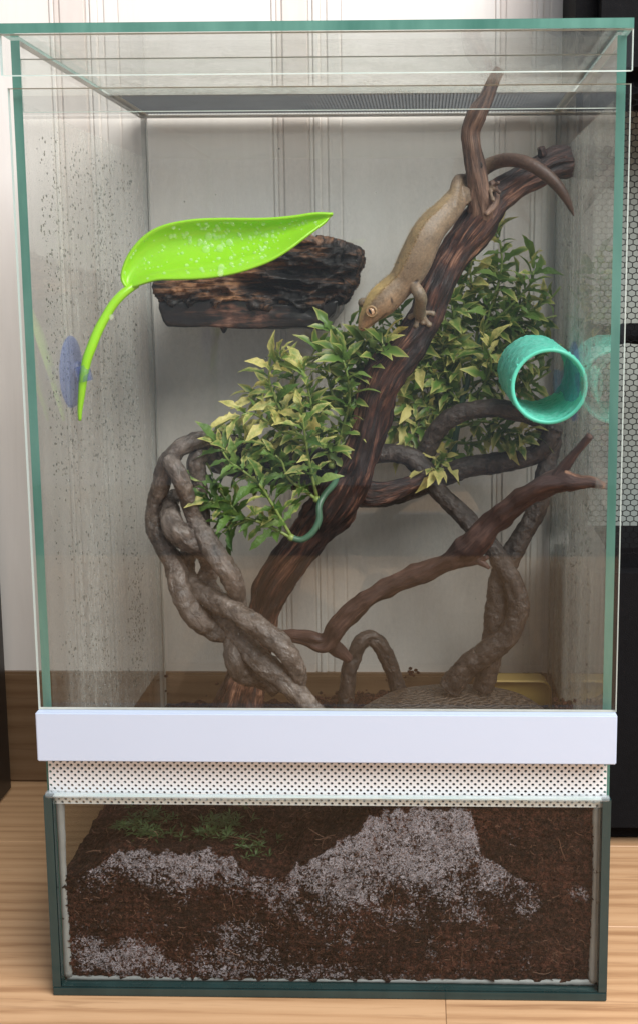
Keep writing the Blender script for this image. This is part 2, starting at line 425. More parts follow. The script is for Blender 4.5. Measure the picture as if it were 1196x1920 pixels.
# condensation -----------------------------------------------------------
def mat_film(name, col, lo, hi, streak):
    b = NB(name); v = b.coord()
    n1 = b.noise(b.scale(v, (streak[0], streak[0], streak[1])), 1, 5, .6, .3)
    n2 = b.noise(b.scale(v, (430, 430, 240)), 1, 4, .75)
    m = b.at('mask', 'Fac')
    a = b.math('MULTIPLY', b.ramp(b.math('ADD', b.math('MULTIPLY', n1, .4), b.math('MULTIPLY', n2, .6)), [(.38, lo), (.62, hi)]), m)
    return b.done(b.n('MixShader', {0: a, 1: b.n('BsdfTransparent'), 2: b.n('BsdfDiffuse', {'Color': col})}))
FILM_R = mat_film('heavily_fogged_glass', (.62, .65, .61), .16, .50, (70, 5))
FILM = mat_film('fogged_glass', (.68, .70, .66), .10, .48, (70, 5))
def sheet(name, u0, u1, v0, v1, fn, mask, m, parent, n=(60, 90)):
    V, F, K = [], [], []
    for i in range(n[0]+1):
        for j in range(n[1]+1):
            u = u0+(u1-u0)*i/n[0]; v = v0+(v1-v0)*j/n[1]; V.append(fn(u, v)); K.append(mask(u, v))
    for i in range(n[0]):
        for j in range(n[1]):
            a = i*(n[1]+1)+j; F.append((a, a+n[1]+1, a+n[1]+2, a+1))
    o = obj(name, (V, F), m, parent); attr(o.data, 'mask', np.array(K)); tag(o, kind='stuff'); return o
sst = lambda a, b, x: (lambda t: t*t*(3-2*t))(min(1, max(0, (x-a)/(b-a))))
ZI0, ZI1 = .10, Z_BODY1-.012
sheet('condensation', .004, DT-.008, ZI0, ZI1, lambda u, v: (-HB+TH+.0004, u, v),
      lambda u, v: (.25+.75*sst(.015, .07, u))*(.8+.3*noise.noise((u*30, v*9, 1))), FILM, tank)
sheet('condensation', .004, DT-.008, ZI0, ZI1, lambda u, v: (HB-TH-.0004, u, v),
      lambda u, v: (.55+.6*sst(.02, .1, u))*(.85+.3*noise.noise((u*30, v*9, 7))), FILM_R, tank)
sheet('condensation', -HB+.008, HB-.008, ZI0, ZI1, lambda u, v: (u, DT-TH-.0006, v),
      lambda u, v: .22+.4*max(0, noise.fractal((u*14, 3, v*9), 1, 2, 3)), FILM, tank)
sheet('condensation', -HB+.007, HB-.007, .004, MY-.002, lambda u, v: (u, v, ZL0-.0012), lambda u, v: .30+.5*sst(.05, .14, v)+.3*noise.noise((u*40, v*40, 3)), FILM, lid, (80, 40))
DROP = NB('water_drop'); _b = DROP
_f = _b.n('LayerWeight', {'Blend': .35}).outputs['Fresnel']
DROP = _b.done(_b.n('MixShader', {0: _b.math('ADD', _b.math('MULTIPLY', _f, .30), .015), 1: _b.n('BsdfTransparent', {'Color': (.62, .63, .60)}), 2: _b.n('BsdfGlossy', {'Color': (1, 1, 1), 'Roughness': .04})}))
LDROP = NB('leaf_drop'); _b = LDROP
LDROP = _b.done(_b.n('MixShader', {0: .17, 1: _b.n('BsdfTransparent', {'Color': (.98, 1, .95)}), 2: _b.pbr((.88, .98, .74), .05)}))
def droplets(name, spots, parent, sub=1, m=None):
    """spots: (centre, radius, squash normal axis)"""
    parts = []
    for c, r, ax, st in spots:
        sc = [1, 1, st]; sc[ax] *= .5
        parts.append(ico(c, r, sub, sc))
    o = obj(name, merge(*parts), m or DROP, parent, True); tag(o, kind='stuff'); return o
rr = random.Random(3)
def beads(sx, n, ylo, yhi, seed):
    out = []
    while len(out) < n:
        y = rr.uniform(ylo, yhi); z = rr.uniform(.11, ZI1-.01)
        d = .5+.8*noise.fractal((y*26+seed, z*7, 2.), 1, 2, 3)+.25*noise.noise((y*140, z*4, seed))
        if rr.random() > d: continue
        out.append(((sx*(HB-TH-.0002), y, z), rr.choice((.00022, .0003, .0003, .00045, .0006, .0007)), 0, rr.uniform(1, 1.8)))
    return out
droplets('water_drops', beads(-1, 3600, .02, .20, 0), tank)
droplets('water_drops', beads(1, 600, .05, .2, 5), tank)
lst = []
for k in range(26):
    p = at(rr.uniform(90, 1110), rr.uniform(230, 1320), .0002); lst.append((p, rr.uniform(.0002, .0005), 1, 1.2))
droplets('water_drops', lst, tank)

# ================================================================== soil, moss, frost of droplets
def lerp_tab(tab, x):
    return float(np.interp(x, [t[0] for t in tab], [t[1] for t in tab]))
FRONT = [(104, 1650), (140, 1642), (165, 1634), (202, 1604), (221, 1593), (299, 1597), (348, 1602), (392, 1594), (435, 1609), (460, 1633), (494, 1643), (533, 1648), (557, 1624), (596, 1609), (635, 1580), (666, 1565), (686, 1540), (731, 1517), (1000, 1516), (1140, 1517)]
fx = [(at(px, py, .0015).x, at(px, py, .0015).z) for px, py in FRONT]
def soil_z(x, y):
    zf = lerp_tab(fx, x)
    zb = .068+.012*sst(-.04, .03, x)+.006*noise.noise((x*22, y*22, 3))
    t = sst(.015, .14, y)
    return zf*(1-t)+zb*t+.0035*noise.fractal((x*120, y*120, 0), 1, 2, 4)
def soil():
    V, F = [], []; nx, ny, nz = 230, 110, 80
    X = np.linspace(-HB+TH+.0008, HB-TH-.0008, nx); Y = np.linspace(.0022, DT-TH-.001, ny)
    def face(i, j):                      # front face against the glass, then the top
        return
    rows = []
    for j in range(nz):                  # from the bottom up along the glass
        rows.append([(x, .0022+.0016*(.5+noise.fractal((x*170, j*.35, 5), 1, 2, 4)), .0062+(soil_z(x, .0022)-.0062)*j/nz) for x in X])
    for y in Y: rows.append([(x, y, soil_z(x, y)) for x in X])
    V = [p for r in rows for p in r]
    for j in range(len(rows)-1):
        for i in range(nx-1):
            a = j*nx+i; F.append((a, a+1, a+nx+1, a+nx))
    return V, F
def mat_soil():
    b = NB('wet_coco_soil'); v = b.coord()
    n1 = b.noise(v, 380, 6, .76); n2 = b.noise(v, 26, 4, .6); n3 = b.noise(v, 1300, 3, .7)
    f = b.math('ADD', b.math('MULTIPLY', n1, .5), b.math('ADD', b.math('MULTIPLY', n2, .2), b.math('MULTIPLY', n3, .3)))
    c = b.ramp(f, [(.42, (.004, .0015, .0012)), (.5, (.022, .0072, .0050)), (.60, (.13, .046, .031))])
    return b.done(b.pbr(c, b.ramp(n1, [(.4, .9), (.68, .5)]), b.bump(f, 1., .006), Specular_IOR_Level=.18))
SOILM = mat_soil()
so = obj('soil', soil(), SOILM, None, True); tag(so, kind='stuff', label='dark reddish brown coco fibre soil filling the glass base', cat='soil')
# crumbs and fibres lying in the soil and pressed against the glass
rs = random.Random(11)
parts = []
for k in range(7000):
    x = rs.uniform(-HB+.007, HB-.007)
    if k % 3: y = .0022+abs(rs.gauss(0, .0008)); z = rs.uniform(.008, max(.012, soil_z(x, .002)))
    else: y = rs.uniform(.004, DT-.01); z = soil_z(x, y)+.0005
    r = rs.choice((.0005, .0008, .0008, .0012, .0018)); q = []
    V = [(x+rs.gauss(0, r), y+rs.gauss(0, r*.5), z+rs.gauss(0, r*.8)) for _ in range(5)]
    parts.append((V, [(0, 1, 2), (0, 2, 3), (0, 3, 1), (1, 2, 4), (2, 3, 4), (3, 1, 4)]))
tag(obj('soil_crumbs', merge(*parts), SOILM), kind='stuff')
FIB = mat_plain('pale_coco_fibre', (.13, .06, .035), .7, .7, 60)
parts = []
def fibre(x, y, z, L, r):
    a = rs.uniform(0, 6.28); p = []; bend = rs.gauss(0, 1.3)
    for t in range(5):
        p.append((x, y+rs.gauss(0, .0002), z, r)); x += math.cos(a)*L/4; z += math.sin(a)*L/4; a += bend/4+rs.gauss(0, .25)
    v, f, _ = tube(p, 4, step=L/6); return v, f
for k in range(330):
    x = rs.uniform(-HB+.012, HB-.012); zt = min(soil_z(x, .002), Z_BASE1-.004)
    big = k < 12
    parts.append(fibre(x, .0016, rs.uniform(.012, zt-.003), rs.uniform(.006, .014) if big else rs.uniform(.0015, .0045), rs.uniform(.00014, .00022) if big else rs.uniform(.00008, .00015)))
for k in range(350):
    x = rs.uniform(-HB+.012, HB-.012); y = rs.uniform(.006, .2)
    parts.append(fibre(x, y, soil_z(x, y)+.002, rs.uniform(.005, .012), .0002))
tag(obj('coco_fibres', merge(*parts), FIB), kind='stuff')

# frosting of fine droplets between soil and front glass: thick just under the soil line, thinning downwards
FW_ = [(104, .0), (150, .18), (200, .62), (260, .85), (340, .85), (400, 1.), (440, .75), (470, .5), (510, .5), (560, .8), (620, .95), (700, 1.), (900, 1.), (960, .8), (1015, .7), (1035, 0), (1140, 0)]
FD_ = [(104, 40), (200, 70), (300, 100), (420, 90), (480, 70), (560, 110), (620, 150), (700, 230), (800, 260), (900, 250), (1000, 235), (1140, 100)]
def px_of(x, z):
    d = np.array([x, .001, z])-CAM; q = d @ FW; return IW/2+SX+FPX*(d @ RT)/q, IH/2+SY-FPX*(d @ UP)/q
BL2 = [(215, 1795, 95, 36, 1.), (165, 1775, 40, 24, .8), (330, 1822, 150, 22, .75), (430, 1800, 120, 40, .5), (560, 1822, 160, 20, .5), (455, 1752, 60, 30, .5), (690, 1835, 140, 14, .45), (1085, 1676, 22, 16, .5), (985, 1708, 22, 16, .7), (910, 1685, 24, 14, .5), (640, 1745, 60, 50, .35)]
def cut(x, z):
    px, py = px_of(x, z); k = noise.fractal((x*60, z*60, 2), 1, 2, 4); k2 = noise.fractal((x*150, z*150, 8), 1, 2, 3)
    d = py-float(np.interp(px, [q[0] for q in FRONT], [q[1] for q in FRONT]))+14*k2
    w = float(np.interp(px+20*k, [q[0] for q in FW_], [q[1] for q in FW_])); dd = float(np.interp(px, [q[0] for q in FD_], [q[1] for q in FD_]))
    m = w*sst(-2, 6, d)*(1-sst(.15, 1.1, d/dd+.35*k))
    if px > 880:
        line = 1590+(px-880)*.62 if px > 900 else 1512+(px-880)*3.9
        m *= sst(-4, 4, py-line+10*k2)
    for bx_, by_, rx, ry, st in BL2:
        m = max(m, .78*st*(1-sst(0, 1.3, ((px-bx_)/rx)**2+((py-by_)/ry)**2+.6*k)))
    return max(m, .12*sst(0, 20, d)*(.5+k) if px < 1000 else 0)
def mat_frost():
    b = NB('frosted_droplets'); v = b.coord()
    wob_ = b.n('VectorMath', {0: b.n('TexNoise', {'Vector': v, 'Scale': 300., 'Detail': 3.}).outputs['Color'], 'Scale': .0036}, operation='SCALE').outputs[0]
    v2 = b.n('VectorMath', {0: v, 1: wob_}, operation='ADD').outputs[0]
    m = b.math('MULTIPLY', b.at('mask', 'Fac'), .56); n = b.noise(v, 120, 6, .75)
    m2 = b.math('ADD', m, b.math('MULTIPLY', b.math('SUBTRACT', n, .5), b.math('MULTIPLY', b.math('SQRT', m), 1.5)))
    tot = None
    for sc, wt, off in ((560., 1., .12), (900., .95, .05), (1400., .85, -.02)):
        e = b.n('TexVoronoi', {'Vector': v2, 'Scale': sc}, feature='DISTANCE_TO_EDGE').outputs['Distance']
        c = b.n('SeparateColor', {0: b.n('TexVoronoi', {'Vector': v2, 'Scale': sc}).outputs['Color']})
        show = b.math('GREATER_THAN', b.math('SUBTRACT', m2, off), b.math('ADD', b.math('MULTIPLY', c.outputs[0], .95), .06))
        ring_ = b.ramp(e, [(0., .25), (.07, 1.), (.2, .10), (.5, .05)])
        q = b.math('MULTIPLY', b.math('MULTIPLY', show, ring_), b.math('MULTIPLY', b.math('ADD', .45, b.math('MULTIPLY', c.outputs[1], .55)), wt))
        tot = q if tot is None else b.math('MAXIMUM', tot, q)
    a = b.math('MULTIPLY', tot, .60)
    return b.done(b.n('MixShader', {0: a, 1: b.n('BsdfTransparent'), 2: b.pbr((.66, .63, .73), .3)}))
sheet('frost_of_droplets', -HB+.0075, HB-.0075, .0085, Z_BASE1-.003, lambda u, v: (u, .0009, v), cut, mat_frost(), tank, (330, 140))

# moss
MOSS = mat_plain('green_moss', (.045, .085, .022), .6, .6, 200)
parts = []
for k in range(95):
    px = rs.choice((rs.gauss(268, 26), rs.gauss(420, 42))); y = abs(rs.gauss(0, .016))+.012; x = at(px, 1530, y).x; z0 = soil_z(x, y)+rs.uniform(-.001, .007)
    n = rs.randint(6, 11); t0 = rs.uniform(0, 6.28)
    for m in range(n):
        a = t0+m*6.283/n+rs.gauss(0, .2); l = rs.uniform(.003, .0065); wd = .0005; h = rs.uniform(-.0005, .0035); bx, by = math.cos(a), math.sin(a)
        V = [(x, y, z0), (x+bx*l*.45-by*wd, y+by*l*.45+bx*wd, z0+h*.7), (x+bx*l, y+by*l, z0+h), (x+bx*l*.45+by*wd, y+by*l*.45-bx*wd, z0+h*.7)]
        parts.append((V, [(0, 1, 2, 3)]))
tag(obj('moss', merge(*parts), MOSS), kind='stuff')

# dirt stuck to the inside and lumps of soil behind
parts = []
for k in range(46):
    px, py, y = rs.choice(((rs.gauss(345, 45), rs.gauss(1290, 22), DT-TH-.001), (rs.gauss(620, 40), rs.gauss(1312, 9), .15), (rs.gauss(700, 26), rs.gauss(1300, 9), .17), (rs.gauss(770, 8), rs.gauss(1264, 5), DT-TH-.001)))
    p = at(px, min(py, 1330), y); r = rs.uniform(.0004, .0018)
    parts.append(ico(p, r, 1, (1, .5, .8)))
tag(obj('soil_specks', merge(*parts), SOILM), kind='stuff')
parts = []
for px, py, y, r in [(610, 1322, .16, 26), (640, 1318, .17, 22), (700, 1318, .17, 26), (735, 1316, .175, 22), (765, 1300, .185, 12), (580, 1328, .16, 20), (1060, 1325, .1, 18), (430, 1335, .14, 26)]:
    p = at(px, py, y); s = r*mpp(p)
    for j in range(60):
        d = Vector((rs.gauss(0, 1), rs.gauss(0, 1), rs.gauss(0, .6)))*s*.5
        parts.append(ico(p+d, rs.uniform(.0008, .0026), 1, (1, 1, .7)))
tag(obj('soil_lumps', merge(*parts), SOILM), kind='stuff')

# ================================================================== driftwood
d1 = thing('driftwood', 'large dark reddish driftwood trunk with sawn end at the right glass and upright twig', 'driftwood', at(450, 1335, .15))
TR = [(1068, 299, 25, .155), (1040, 305, 28, .154), (1000, 326, 25, .152), (962, 348, 26, .150), (930, 372, 29, .148), (905, 405, 33, .146), (872, 450, 32, .144), (845, 490, 29, .142),
      (818, 545, 29, .140), (798, 595, 30, .139), (770, 640, 34, .138), (732, 685, 38, .138), (706, 740, 35, .138), (690, 800, 33, .139), (674, 850, 34, .140), (655, 893, 40, .142),
      (625, 942, 43, .144), (585, 1000, 35, .147), (545, 1050, 33, .149), (511, 1100, 32, .150), (493, 1150, 27, .151), (478, 1210, 31, .152), (462, 1262, 36, .152), (448, 1318, 42, .152), (440, 1380, 46, .152)]
tubes_obj('trunk', [tube(pth(TR), 64, .30, 150, .12, 1.7, .0009, ridge=.20, lump=.12, lfreq=60),
                    tube(pth([(655, 905, 22, .146), (690, 925, 24, .15), (740, 918, 18, .152), (800, 895, 12, .156)]), 24, .3, 150, .15, 4.4, .0012, ridge=.2)], DRIFT, d1)
TW = [(937, 128, 9, .128), (924, 152, 11, .128), (909, 184, 14, .129), (894, 213, 18, .130), (882, 243, 17, .132), (884, 274, 17, .133), (890, 312, 18, .134), (896, 350, 20, .136), (900, 382, 24, .139), (904, 405, 26, .143)]
DRIFTL = mat_bark('pale_driftwood', [(.36, (.014, .009, .008)), (.46, (.075, .042, .030)), (.56, (.19, .112, .078)), (.66, (.36, .25, .18))], (420, 420, 26), .55, .9, .003)
tubes_obj('twig', [tube(pth(TW), 36, .24, 200, .1, 8.1, .0008, ridge=.18, lump=.10, lfreq=90), tube(pth([(921, 340, 7, .140), (928, 362, 8, .137), (924, 385, 7, .132), (910, 402, 5, .127)]), 8, .3, 300, .2, 2.2, .001)], DRIFTL, d1)
KN = mat_plain('knot_hole', (.012, .009, .008), .8)
for px, py, r in ((899, 309, 6.5), (892, 325, 4.5)):
    p = at(px, py, .1282); v, f = ico(p+Vector((0, .0006, 0)), r*mpp(p), 2, (.9, .22, 1)); obj('knot', (v, f), KN, d1, True)
p = at(1020, 280, .150); tubes_obj('stub', [tube(pth([(1018, 290, 9, .148), (1014, 275, 7, .146)]), 8, .3, 200, .2, 3., .0015)], DRIFT, d1)

d2 = thing('driftwood_branch', 'slender reddish branch with forked tip slanting up to the lower right glass', 'driftwood', at(610, 1205, .125))
B2 = [(520, 1193, 11, .142), (545, 1194, 13, .138), (575, 1197, 15, .134), (610, 1203, 17, .130), (634, 1172, 18, .126), (670, 1137, 19, .121), (715, 1107, 17, .116), (755, 1088, 17, .111), (790, 1077, 20, .106), (822, 1060, 18, .102),
      (850, 1045, 21, .098), (885, 1022, 26, .092), (925, 980, 23, .082), (975, 940, 22, .07), (1018, 912, 22, .06), (1050, 903, 21, .054), (1085, 906, 13, .047), (1112, 905, 9, .043), (1131, 912, 6, .041)]
tubes_obj('branch', [tube(pth(B2), 32, .38, 170, .16, 5.5, .0010, ridge=.14, lump=.22, lfreq=90),
                     tube(pth([(604, 1200, 13, .130), (628, 1214, 14, .134), (655, 1236, 8, .138)]), 12, .35, 200, .2, 1., .0015)], DRIFT2, d2)
TIPM = mat_bark('bare_orange_wood', [(.36, (.06, .03, .02)), (.47, (.22, .11, .07)), (.6, (.48, .27, .17))], (300, 300, 26), .6, .9, .003)
tubes_obj('broken_tip', [tube(pth([(1062, 901, 18, .052), (1085, 905, 14.5, .047), (1100, 903, 11, .045), (1114, 905, 9.5, .0428), (1132, 912, 6, .0405)]), 18, .45, 220, .3, 3., .0008, ridge=.2)], TIPM, d2); d2.children[-1]['label'] = 'broken end of the branch, bare orange wood'
tubes_obj('twig', [tube(pth([(1040, 900, 13, .056), (1060, 872, 10, .052), (1085, 842, 8, .046), (1107, 817, 7, .041)]), 14, .3, 200, .15, 6., .001, ridge=.15)], DRIFT2, d2)
tubes_obj('twig', [tube(pth([(858, 1052, 13, .098), (885, 1051, 10, .093), (904, 1048, 6, .09), (914, 1044, 4, .088)]), 10, .3, 200, .2, 7., .0012), tube(pth([(895, 1049, 8, .091), (908, 1058, 6, .089), (917, 1066, 3, .088)]), 8, .3, 200, .2, 9., .0012)], DRIFT2, d2)

# ================================================================== bendable vines
def strand(parent, pts, m, y=None, seed=0., name='strand'):
    tubes_obj(name, [tube(pth(pts, y), 30, .13, 260, .8, seed, .0008, lump=.12, lfreq=75)], m, parent)
v1 = thing('braided_vine', 'thick grey brown braided vine, glossy and wet, rising at the front left', 'vine', at(590, 1340, .06))
strand(v1, [(480, 838, 15, .13), (440, 832, 17, .118), (405, 825, 17, .105), (370, 826, 17, .095), (335, 842, 17, .09), (312, 872, 18, .09), (304, 905, 17, .092), (292, 945, 16, .095), (292, 985, 19, .096), (308, 1025, 19, .092), (328, 1058, 20, .088), (340, 1105, 21, .082), (362, 1150, 22, .08), (400, 1180, 20, .084), (436, 1196, 19, .083), (440, 1235, 19, .074), (452, 1262, 18, .076), (490, 1272, 19, .084), (520, 1290, 18, .088)], VINEM, seed=1.3)
strand(v1, [(420, 870, 17, .12), (398, 858, 16, .11), (378, 852, 16, .098), (368, 868, 17, .096), (371, 900, 17, .098), (376, 940, 16, .10), (380, 975, 15, .1), (372, 1010, 17, .104), (350, 1050, 18, .102), (352, 1085, 18, .095), (378, 1112, 19, .085), (415, 1132, 20, .078), (455, 1155, 20, .07), (495, 1183, 20, .064), (528, 1212, 20, .062), (550, 1242, 18, .063), (560, 1268, 15, .066), (562, 1285, 13, .07)], VINEM, seed=4.1)
strand(v1, [(318, 862, 16, .085), (331, 880, 17, .08), (342, 905, 17, .08), (355, 940, 16, .084), (366, 975, 16, .086), (385, 1010, 19, .08), (408, 1045, 20, .076), (432, 1080, 19, .074), (445, 1112, 17, .078), (448, 1140, 15, .086), (440, 1170, 15, .094)], VINEM, seed=7.7)
strand(v1, [(330, 925, 12, .1), (320, 950, 17, .092), (324, 985, 22, .082), (350, 1010, 23, .08), (384, 1030, 21, .086), (395, 1060, 18, .094), (388, 1090, 18, .094), (402, 1125, 21, .09), (425, 1160, 21, .086), (452, 1195, 22, .08), (475, 1228, 22, .074), (510, 1256, 22, .068), (545, 1288, 20, .066), (575, 1318, 18, .064), (600, 1345, 18, .062)], VINEM, seed=9.2)

v2 = thing('twisted_vine', 'dark twisted vine running behind the plants and down to the wood patterned base', 'vine', at(885, 1290, .15))
strand(v2, [(385, 838, 15, .125), (430, 846, 18, .132), (480, 852, 20, .14), (540, 856, 21, .152), (600, 860, 20, .16), (660, 858, 19, .165), (715, 850, 18, .166), (765, 855, 18, .164), (797, 882, 18, .16), (815, 915, 17, .156), (857, 955, 18, .152), (897, 998, 18, .148), (925, 1032, 18, .146), (945, 1065, 19, .144), (962, 1095, 19, .142), (972, 1140, 20, .140), (954, 1190, 21, .140), (915, 1222, 22, .142), (876, 1250, 22, .145), (842, 1290, 22, .148)], VINED, seed=2.2)
strand(v2, [(400, 870, 15, .135), (450, 880, 17, .146), (500, 886, 22, .158), (560, 892, 28, .168), (610, 905, 26, .172), (660, 928, 20, .172), (725, 930, 20, .17), (790, 910, 19, .17), (830, 893, 19, .17), (880, 875, 20, .17), (947, 866, 19, .168), (995, 855, 18, .164), (1022, 835, 18, .16), (1040, 800, 18, .158)], VINED, seed=5.)
strand(v2, [(770, 880, 15, .172), (797, 850, 17, .17), (815, 812, 18, .167), (840, 786, 18, .163), (880, 770, 17, .16), (930, 766, 17, .158), (985, 776, 17, .16), (1030, 800, 18, .164), (1032, 840, 18, .165), (1022, 890, 18, .163), (1010, 945, 18, .16), (982, 998, 19, .157), (957, 1042, 20, .155), (937, 1085, 21, .153), (930, 1140, 21, .15), (926, 1190, 21, .15), (918, 1240, 20, .15), (905, 1292, 19, .152)], VINED, seed=8.)
v3 = thing('vine_arch', 'short dark vine bent into an arch on the soil in the middle', 'vine', at(655, 1330, .16))
strand(v3, [(648, 1345, 15, .165), (650, 1290, 15, .165), (660, 1240, 15, .165), (676, 1205, 15, .166), (694, 1196, 14, .168), (714, 1212, 15, .17), (732, 1250, 15, .174), (745, 1290, 15, .178), (752, 1310, 15, .18)], VINED, seed=3.)

# wood patterned resin base under the right vine, and the yellow dish behind it
bs = thing('resin_mound', 'low domed brown mound with wood grain rings under the twisted vine', 'ornament', at(852, 1318, .13))
def dome():
    c = at(852, 1318, .13); rx = 188*mpp(c); ry = .062; V, F = [], []; n, m = 72, 16
    for j in range(m+1):
        t = j/m; k = math.cos(t*math.pi/2)
        for i in range(n):
            a = 2*math.pi*i/n; g = 1+.05*noise.noise((math.cos(a)*2, math.sin(a)*2, 1))
            V.append((c.x+rx*g*k*math.cos(a), c.y+ry*g*k*math.sin(a), c.z-.017+.0155*math.sin(t*math.pi/2)**.7))
    for j in range(m):
        for i in range(n):
            F.append((j*n+i, j*n+(i+1) % n, (j+1)*n+(i+1) % n, (j+1)*n+i))
    return V, F
def mat_rings():
    b = NB('wood_grain_resin'); v = b.coord(); c = at(852, 1318, .13)
    v = b.n('VectorMath', {0: v, 1: (c.x-.03, c.y+.03, c.z)}, operation='SUBTRACT').outputs[0]
    wv = b.n('TexWave', {'Vector': b.scale(v, (1, 1.5, 2.)), 'Scale': 58., 'Distortion': 10., 'Detail': 4, 'Detail Scale': 2.2}, wave_type='RINGS', rings_direction='Z').outputs['Fac']
    n = b.noise(v, 60, 4)
    col = b.mix(b.ramp(wv, [(.2, 0.), (.6, 1.)]), (.025, .017, .012), (.105, .075, .052)); col = b.mix(b.math('MULTIPLY', n, .4), col, (.10, .07, .05))
    return b.done(b.pbr(col, .45, b.bump(wv, .8, .002)))
obj('dome', dome(), mat_rings(), bs, True)
yd = thing('food_dish', 'yellow plastic dish lying behind the wood patterned base in the right corner', 'dish', at(975, 1320, .2))
YEL = mat_plain('ochre_plastic', (.52, .36, .10), .4, .2, 40)
a, b_ = at(908, 1272, .21), at(1032, 1345, .21)
def rrect(cx, cz, w_, h_, r, y, n=5):
    return [(cx+sx*(w_/2-r)+r*math.cos(t), y, cz+sz*(h_/2-r)+r*math.sin(t)) for sx, sz, t0 in ((1, 1, 0), (-1, 1, math.pi/2), (-1, -1, math.pi), (1, -1, 1.5*math.pi)) for t in [t0+math.pi/2*i/(n-1) for i in range(n)]]
def dish():
    cx, cz, w_, h_ = (a.x+b_.x)/2, (a.z+b_.z)/2, b_.x-a.x, a.z-b_.z
    loops = [rrect(cx, cz, w_*.9, h_*.9, .006, .224), rrect(cx, cz, w_, h_, .008, .206), rrect(cx, cz, w_*.95, h_*.93, .007, .205), rrect(cx, cz, w_*.84, h_*.8, .006, .212)]
    V = [p for l in loops for p in l]; n = len(loops[0]); F = [tuple(reversed(range(n)))]
    for j in range(3): F += [(j*n+i, j*n+(i+1) % n, (j+1)*n+(i+1) % n, (j+1)*n+i) for i in range(n)]
    F.append(tuple(range(3*n, 4*n))); return V, F
obj('bowl', dish(), YEL, yd, False)

# ================================================================== rock ledge on the back glass
lg = thing('magnetic_ledge', 'dark brown rock textured ledge stuck to the back glass behind the green leaf', 'ledge', at(470, 560, DT-TH))
def ledge(outline, y0, y1, amp, sc, vox, seed, grooves=()):
    n = len(outline); fr = [at(px, py, y0) for px, py in outline]; bk = [Vector((p.x, y1, p.z)) for p in fr]
    V = fr+bk; F = [tuple(range(n)), tuple(reversed(range(n, 2*n)))]+[(i, i+n, (i+1) % n+n, (i+1) % n) for i in range(n)]
    me = remeshed(V, F, vox, 6); P = co(me); N = nrm(me)
    g = np.array([noise.fractal(Vector((p[0]*sc[0]+seed, p[1]*sc[1], p[2]*sc[2]+9*noise.noise((p[0]*14, seed, p[2]*10))*.35)), 1, 2, 5) for p in P])
    rd = 1-np.abs(g)*1.6
    dis = amp*(rd-.55)
    dis[P[:, 1] > y1-.003] = 0
    setco(me, P+N*dis[:, None]); attr(me, 'fib', np.stack([P[:, 2], P[:, 1], P[:, 0]], 1)); return me
ROCK = mat_bark('painted_resin_rock', [(.42, (.004, .0035, .003)), (.49, (.018, .010, .007)), (.54, (.12, .056, .026)), (.63, (.36, .18, .085))], (230, 150, 34), .55, 1., .007)
ROCKD = mat_bark('dark_resin_rock', [(.40, (.008, .007, .008)), (.52, (.020, .016, .016)), (.58, (.10, .048, .034)), (.68, (.36, .20, .145))], (150, 120, 30), .32, .5, .002)
up = [(296, 540), (300, 526), (318, 520), (380, 505), (450, 480), (520, 455), (560, 450), (600, 451), (640, 460), (664, 470), (662, 490), (655, 505), (652, 525), (640, 545), (632, 560), (600, 573), (520, 574), (420, 566), (330, 566), (302, 560)]
obj('upper_rock', ledge(up, .170, DT-TH-.001, .0105, (30, 80, 105), .0009, 3.), ROCK, lg, True)
low = [(298, 566), (330, 563), (420, 560), (520, 568), (610, 570), (632, 562), (628, 585), (612, 606), (607, 619), (560, 617), (480, 615), (430, 614), (380, 613), (312, 611), (300, 590)]
obj('lower_rock', ledge(low, .170, DT-TH-.001, .0016, (22, 60, 50), .0013, 6.), ROCKD, lg, True)
p = at(420, 616, .174); tubes_obj('drip', [tube(pth([(420, 610, 9, .174), (420, 618, 6, .174), (420, 624, 2, .174)]), 8, step=.0008)], ROCKD, lg)
p = at(640, 560, .2)

# ================================================================== green leaf perch
lf = thing('leaf_perch', 'bright lime green plastic leaf on a curved stem, held by a suction cup at left', 'leaf perch', at(150, 700, .055))
LIME = NB('lime_plastic'); _b = LIME
LIME = _b.done(_b.pbr(_b.mix(_b.noise(_b.coord(), 40, 3), (.25, .575, .014), (.305, .64, .022)), .28, None, Subsurface_Weight=.25, Subsurface_Radius=(.004, .008, .001), Subsurface_Scale=.4))
TOP = [(240, 538), (231, 524), (233, 503), (246, 474), (271, 445), (304, 426), (355, 415), (409, 412), (493, 412), (547, 408), (589, 402), (624, 402)]
BOT = [(243, 540), (263, 531), (296, 522), (332, 521), (367, 520), (400, 517), (434, 511), (466, 502), (505, 487), (540, 466), (578, 437), (624, 403.5)]
def blade(off=0.):
    nu, nv = 60, 22
    T = spline([(x, y, 0) for x, y in TOP], nu); B = spline([(x, y, 0) for x, y in BOT], nu)
    V = []; g = []
    for i in range(nu):
        u = i/(nu-1); k = math.sin(math.pi*min(1, u*1.02))**.6
        for j in range(nv):
            t = j/(nv-1); px = T[i, 0]*(1-t)+B[i, 0]*t; py = T[i, 1]*(1-t)+B[i, 1]*t
            y = .064+.012*u-.002*(1-t)                               # rim
            y += k*(.010*math.sin(math.pi*t**.8)-.012*t**1.5)         # hollow, lower lip comes forward
            tc = .80-.42*math.exp(-((u-.28)/.13)**2)*0
            y -= .0022*k*math.exp(-((t-(.72+.1*math.sin(u*3)))/.05)**2)*sst(.05, .2, u)*(1-sst(.5, .75, u))
            p = at(px, py, y); V.append(p)
    F = [(i*nv+j, i*nv+j+1, (i+1)*nv+j+1, (i+1)*nv+j) for i in range(nu-1) for j in range(nv-1)]
    return V, F, nv
SOFF = -1
V, F, nv = blade()
bl = obj('blade', (V, F), LIME, lf, True)
so_ = bl.modifiers.new('solid', 'SOLIDIFY'); so_.thickness = .0014; so_.offset = SOFF
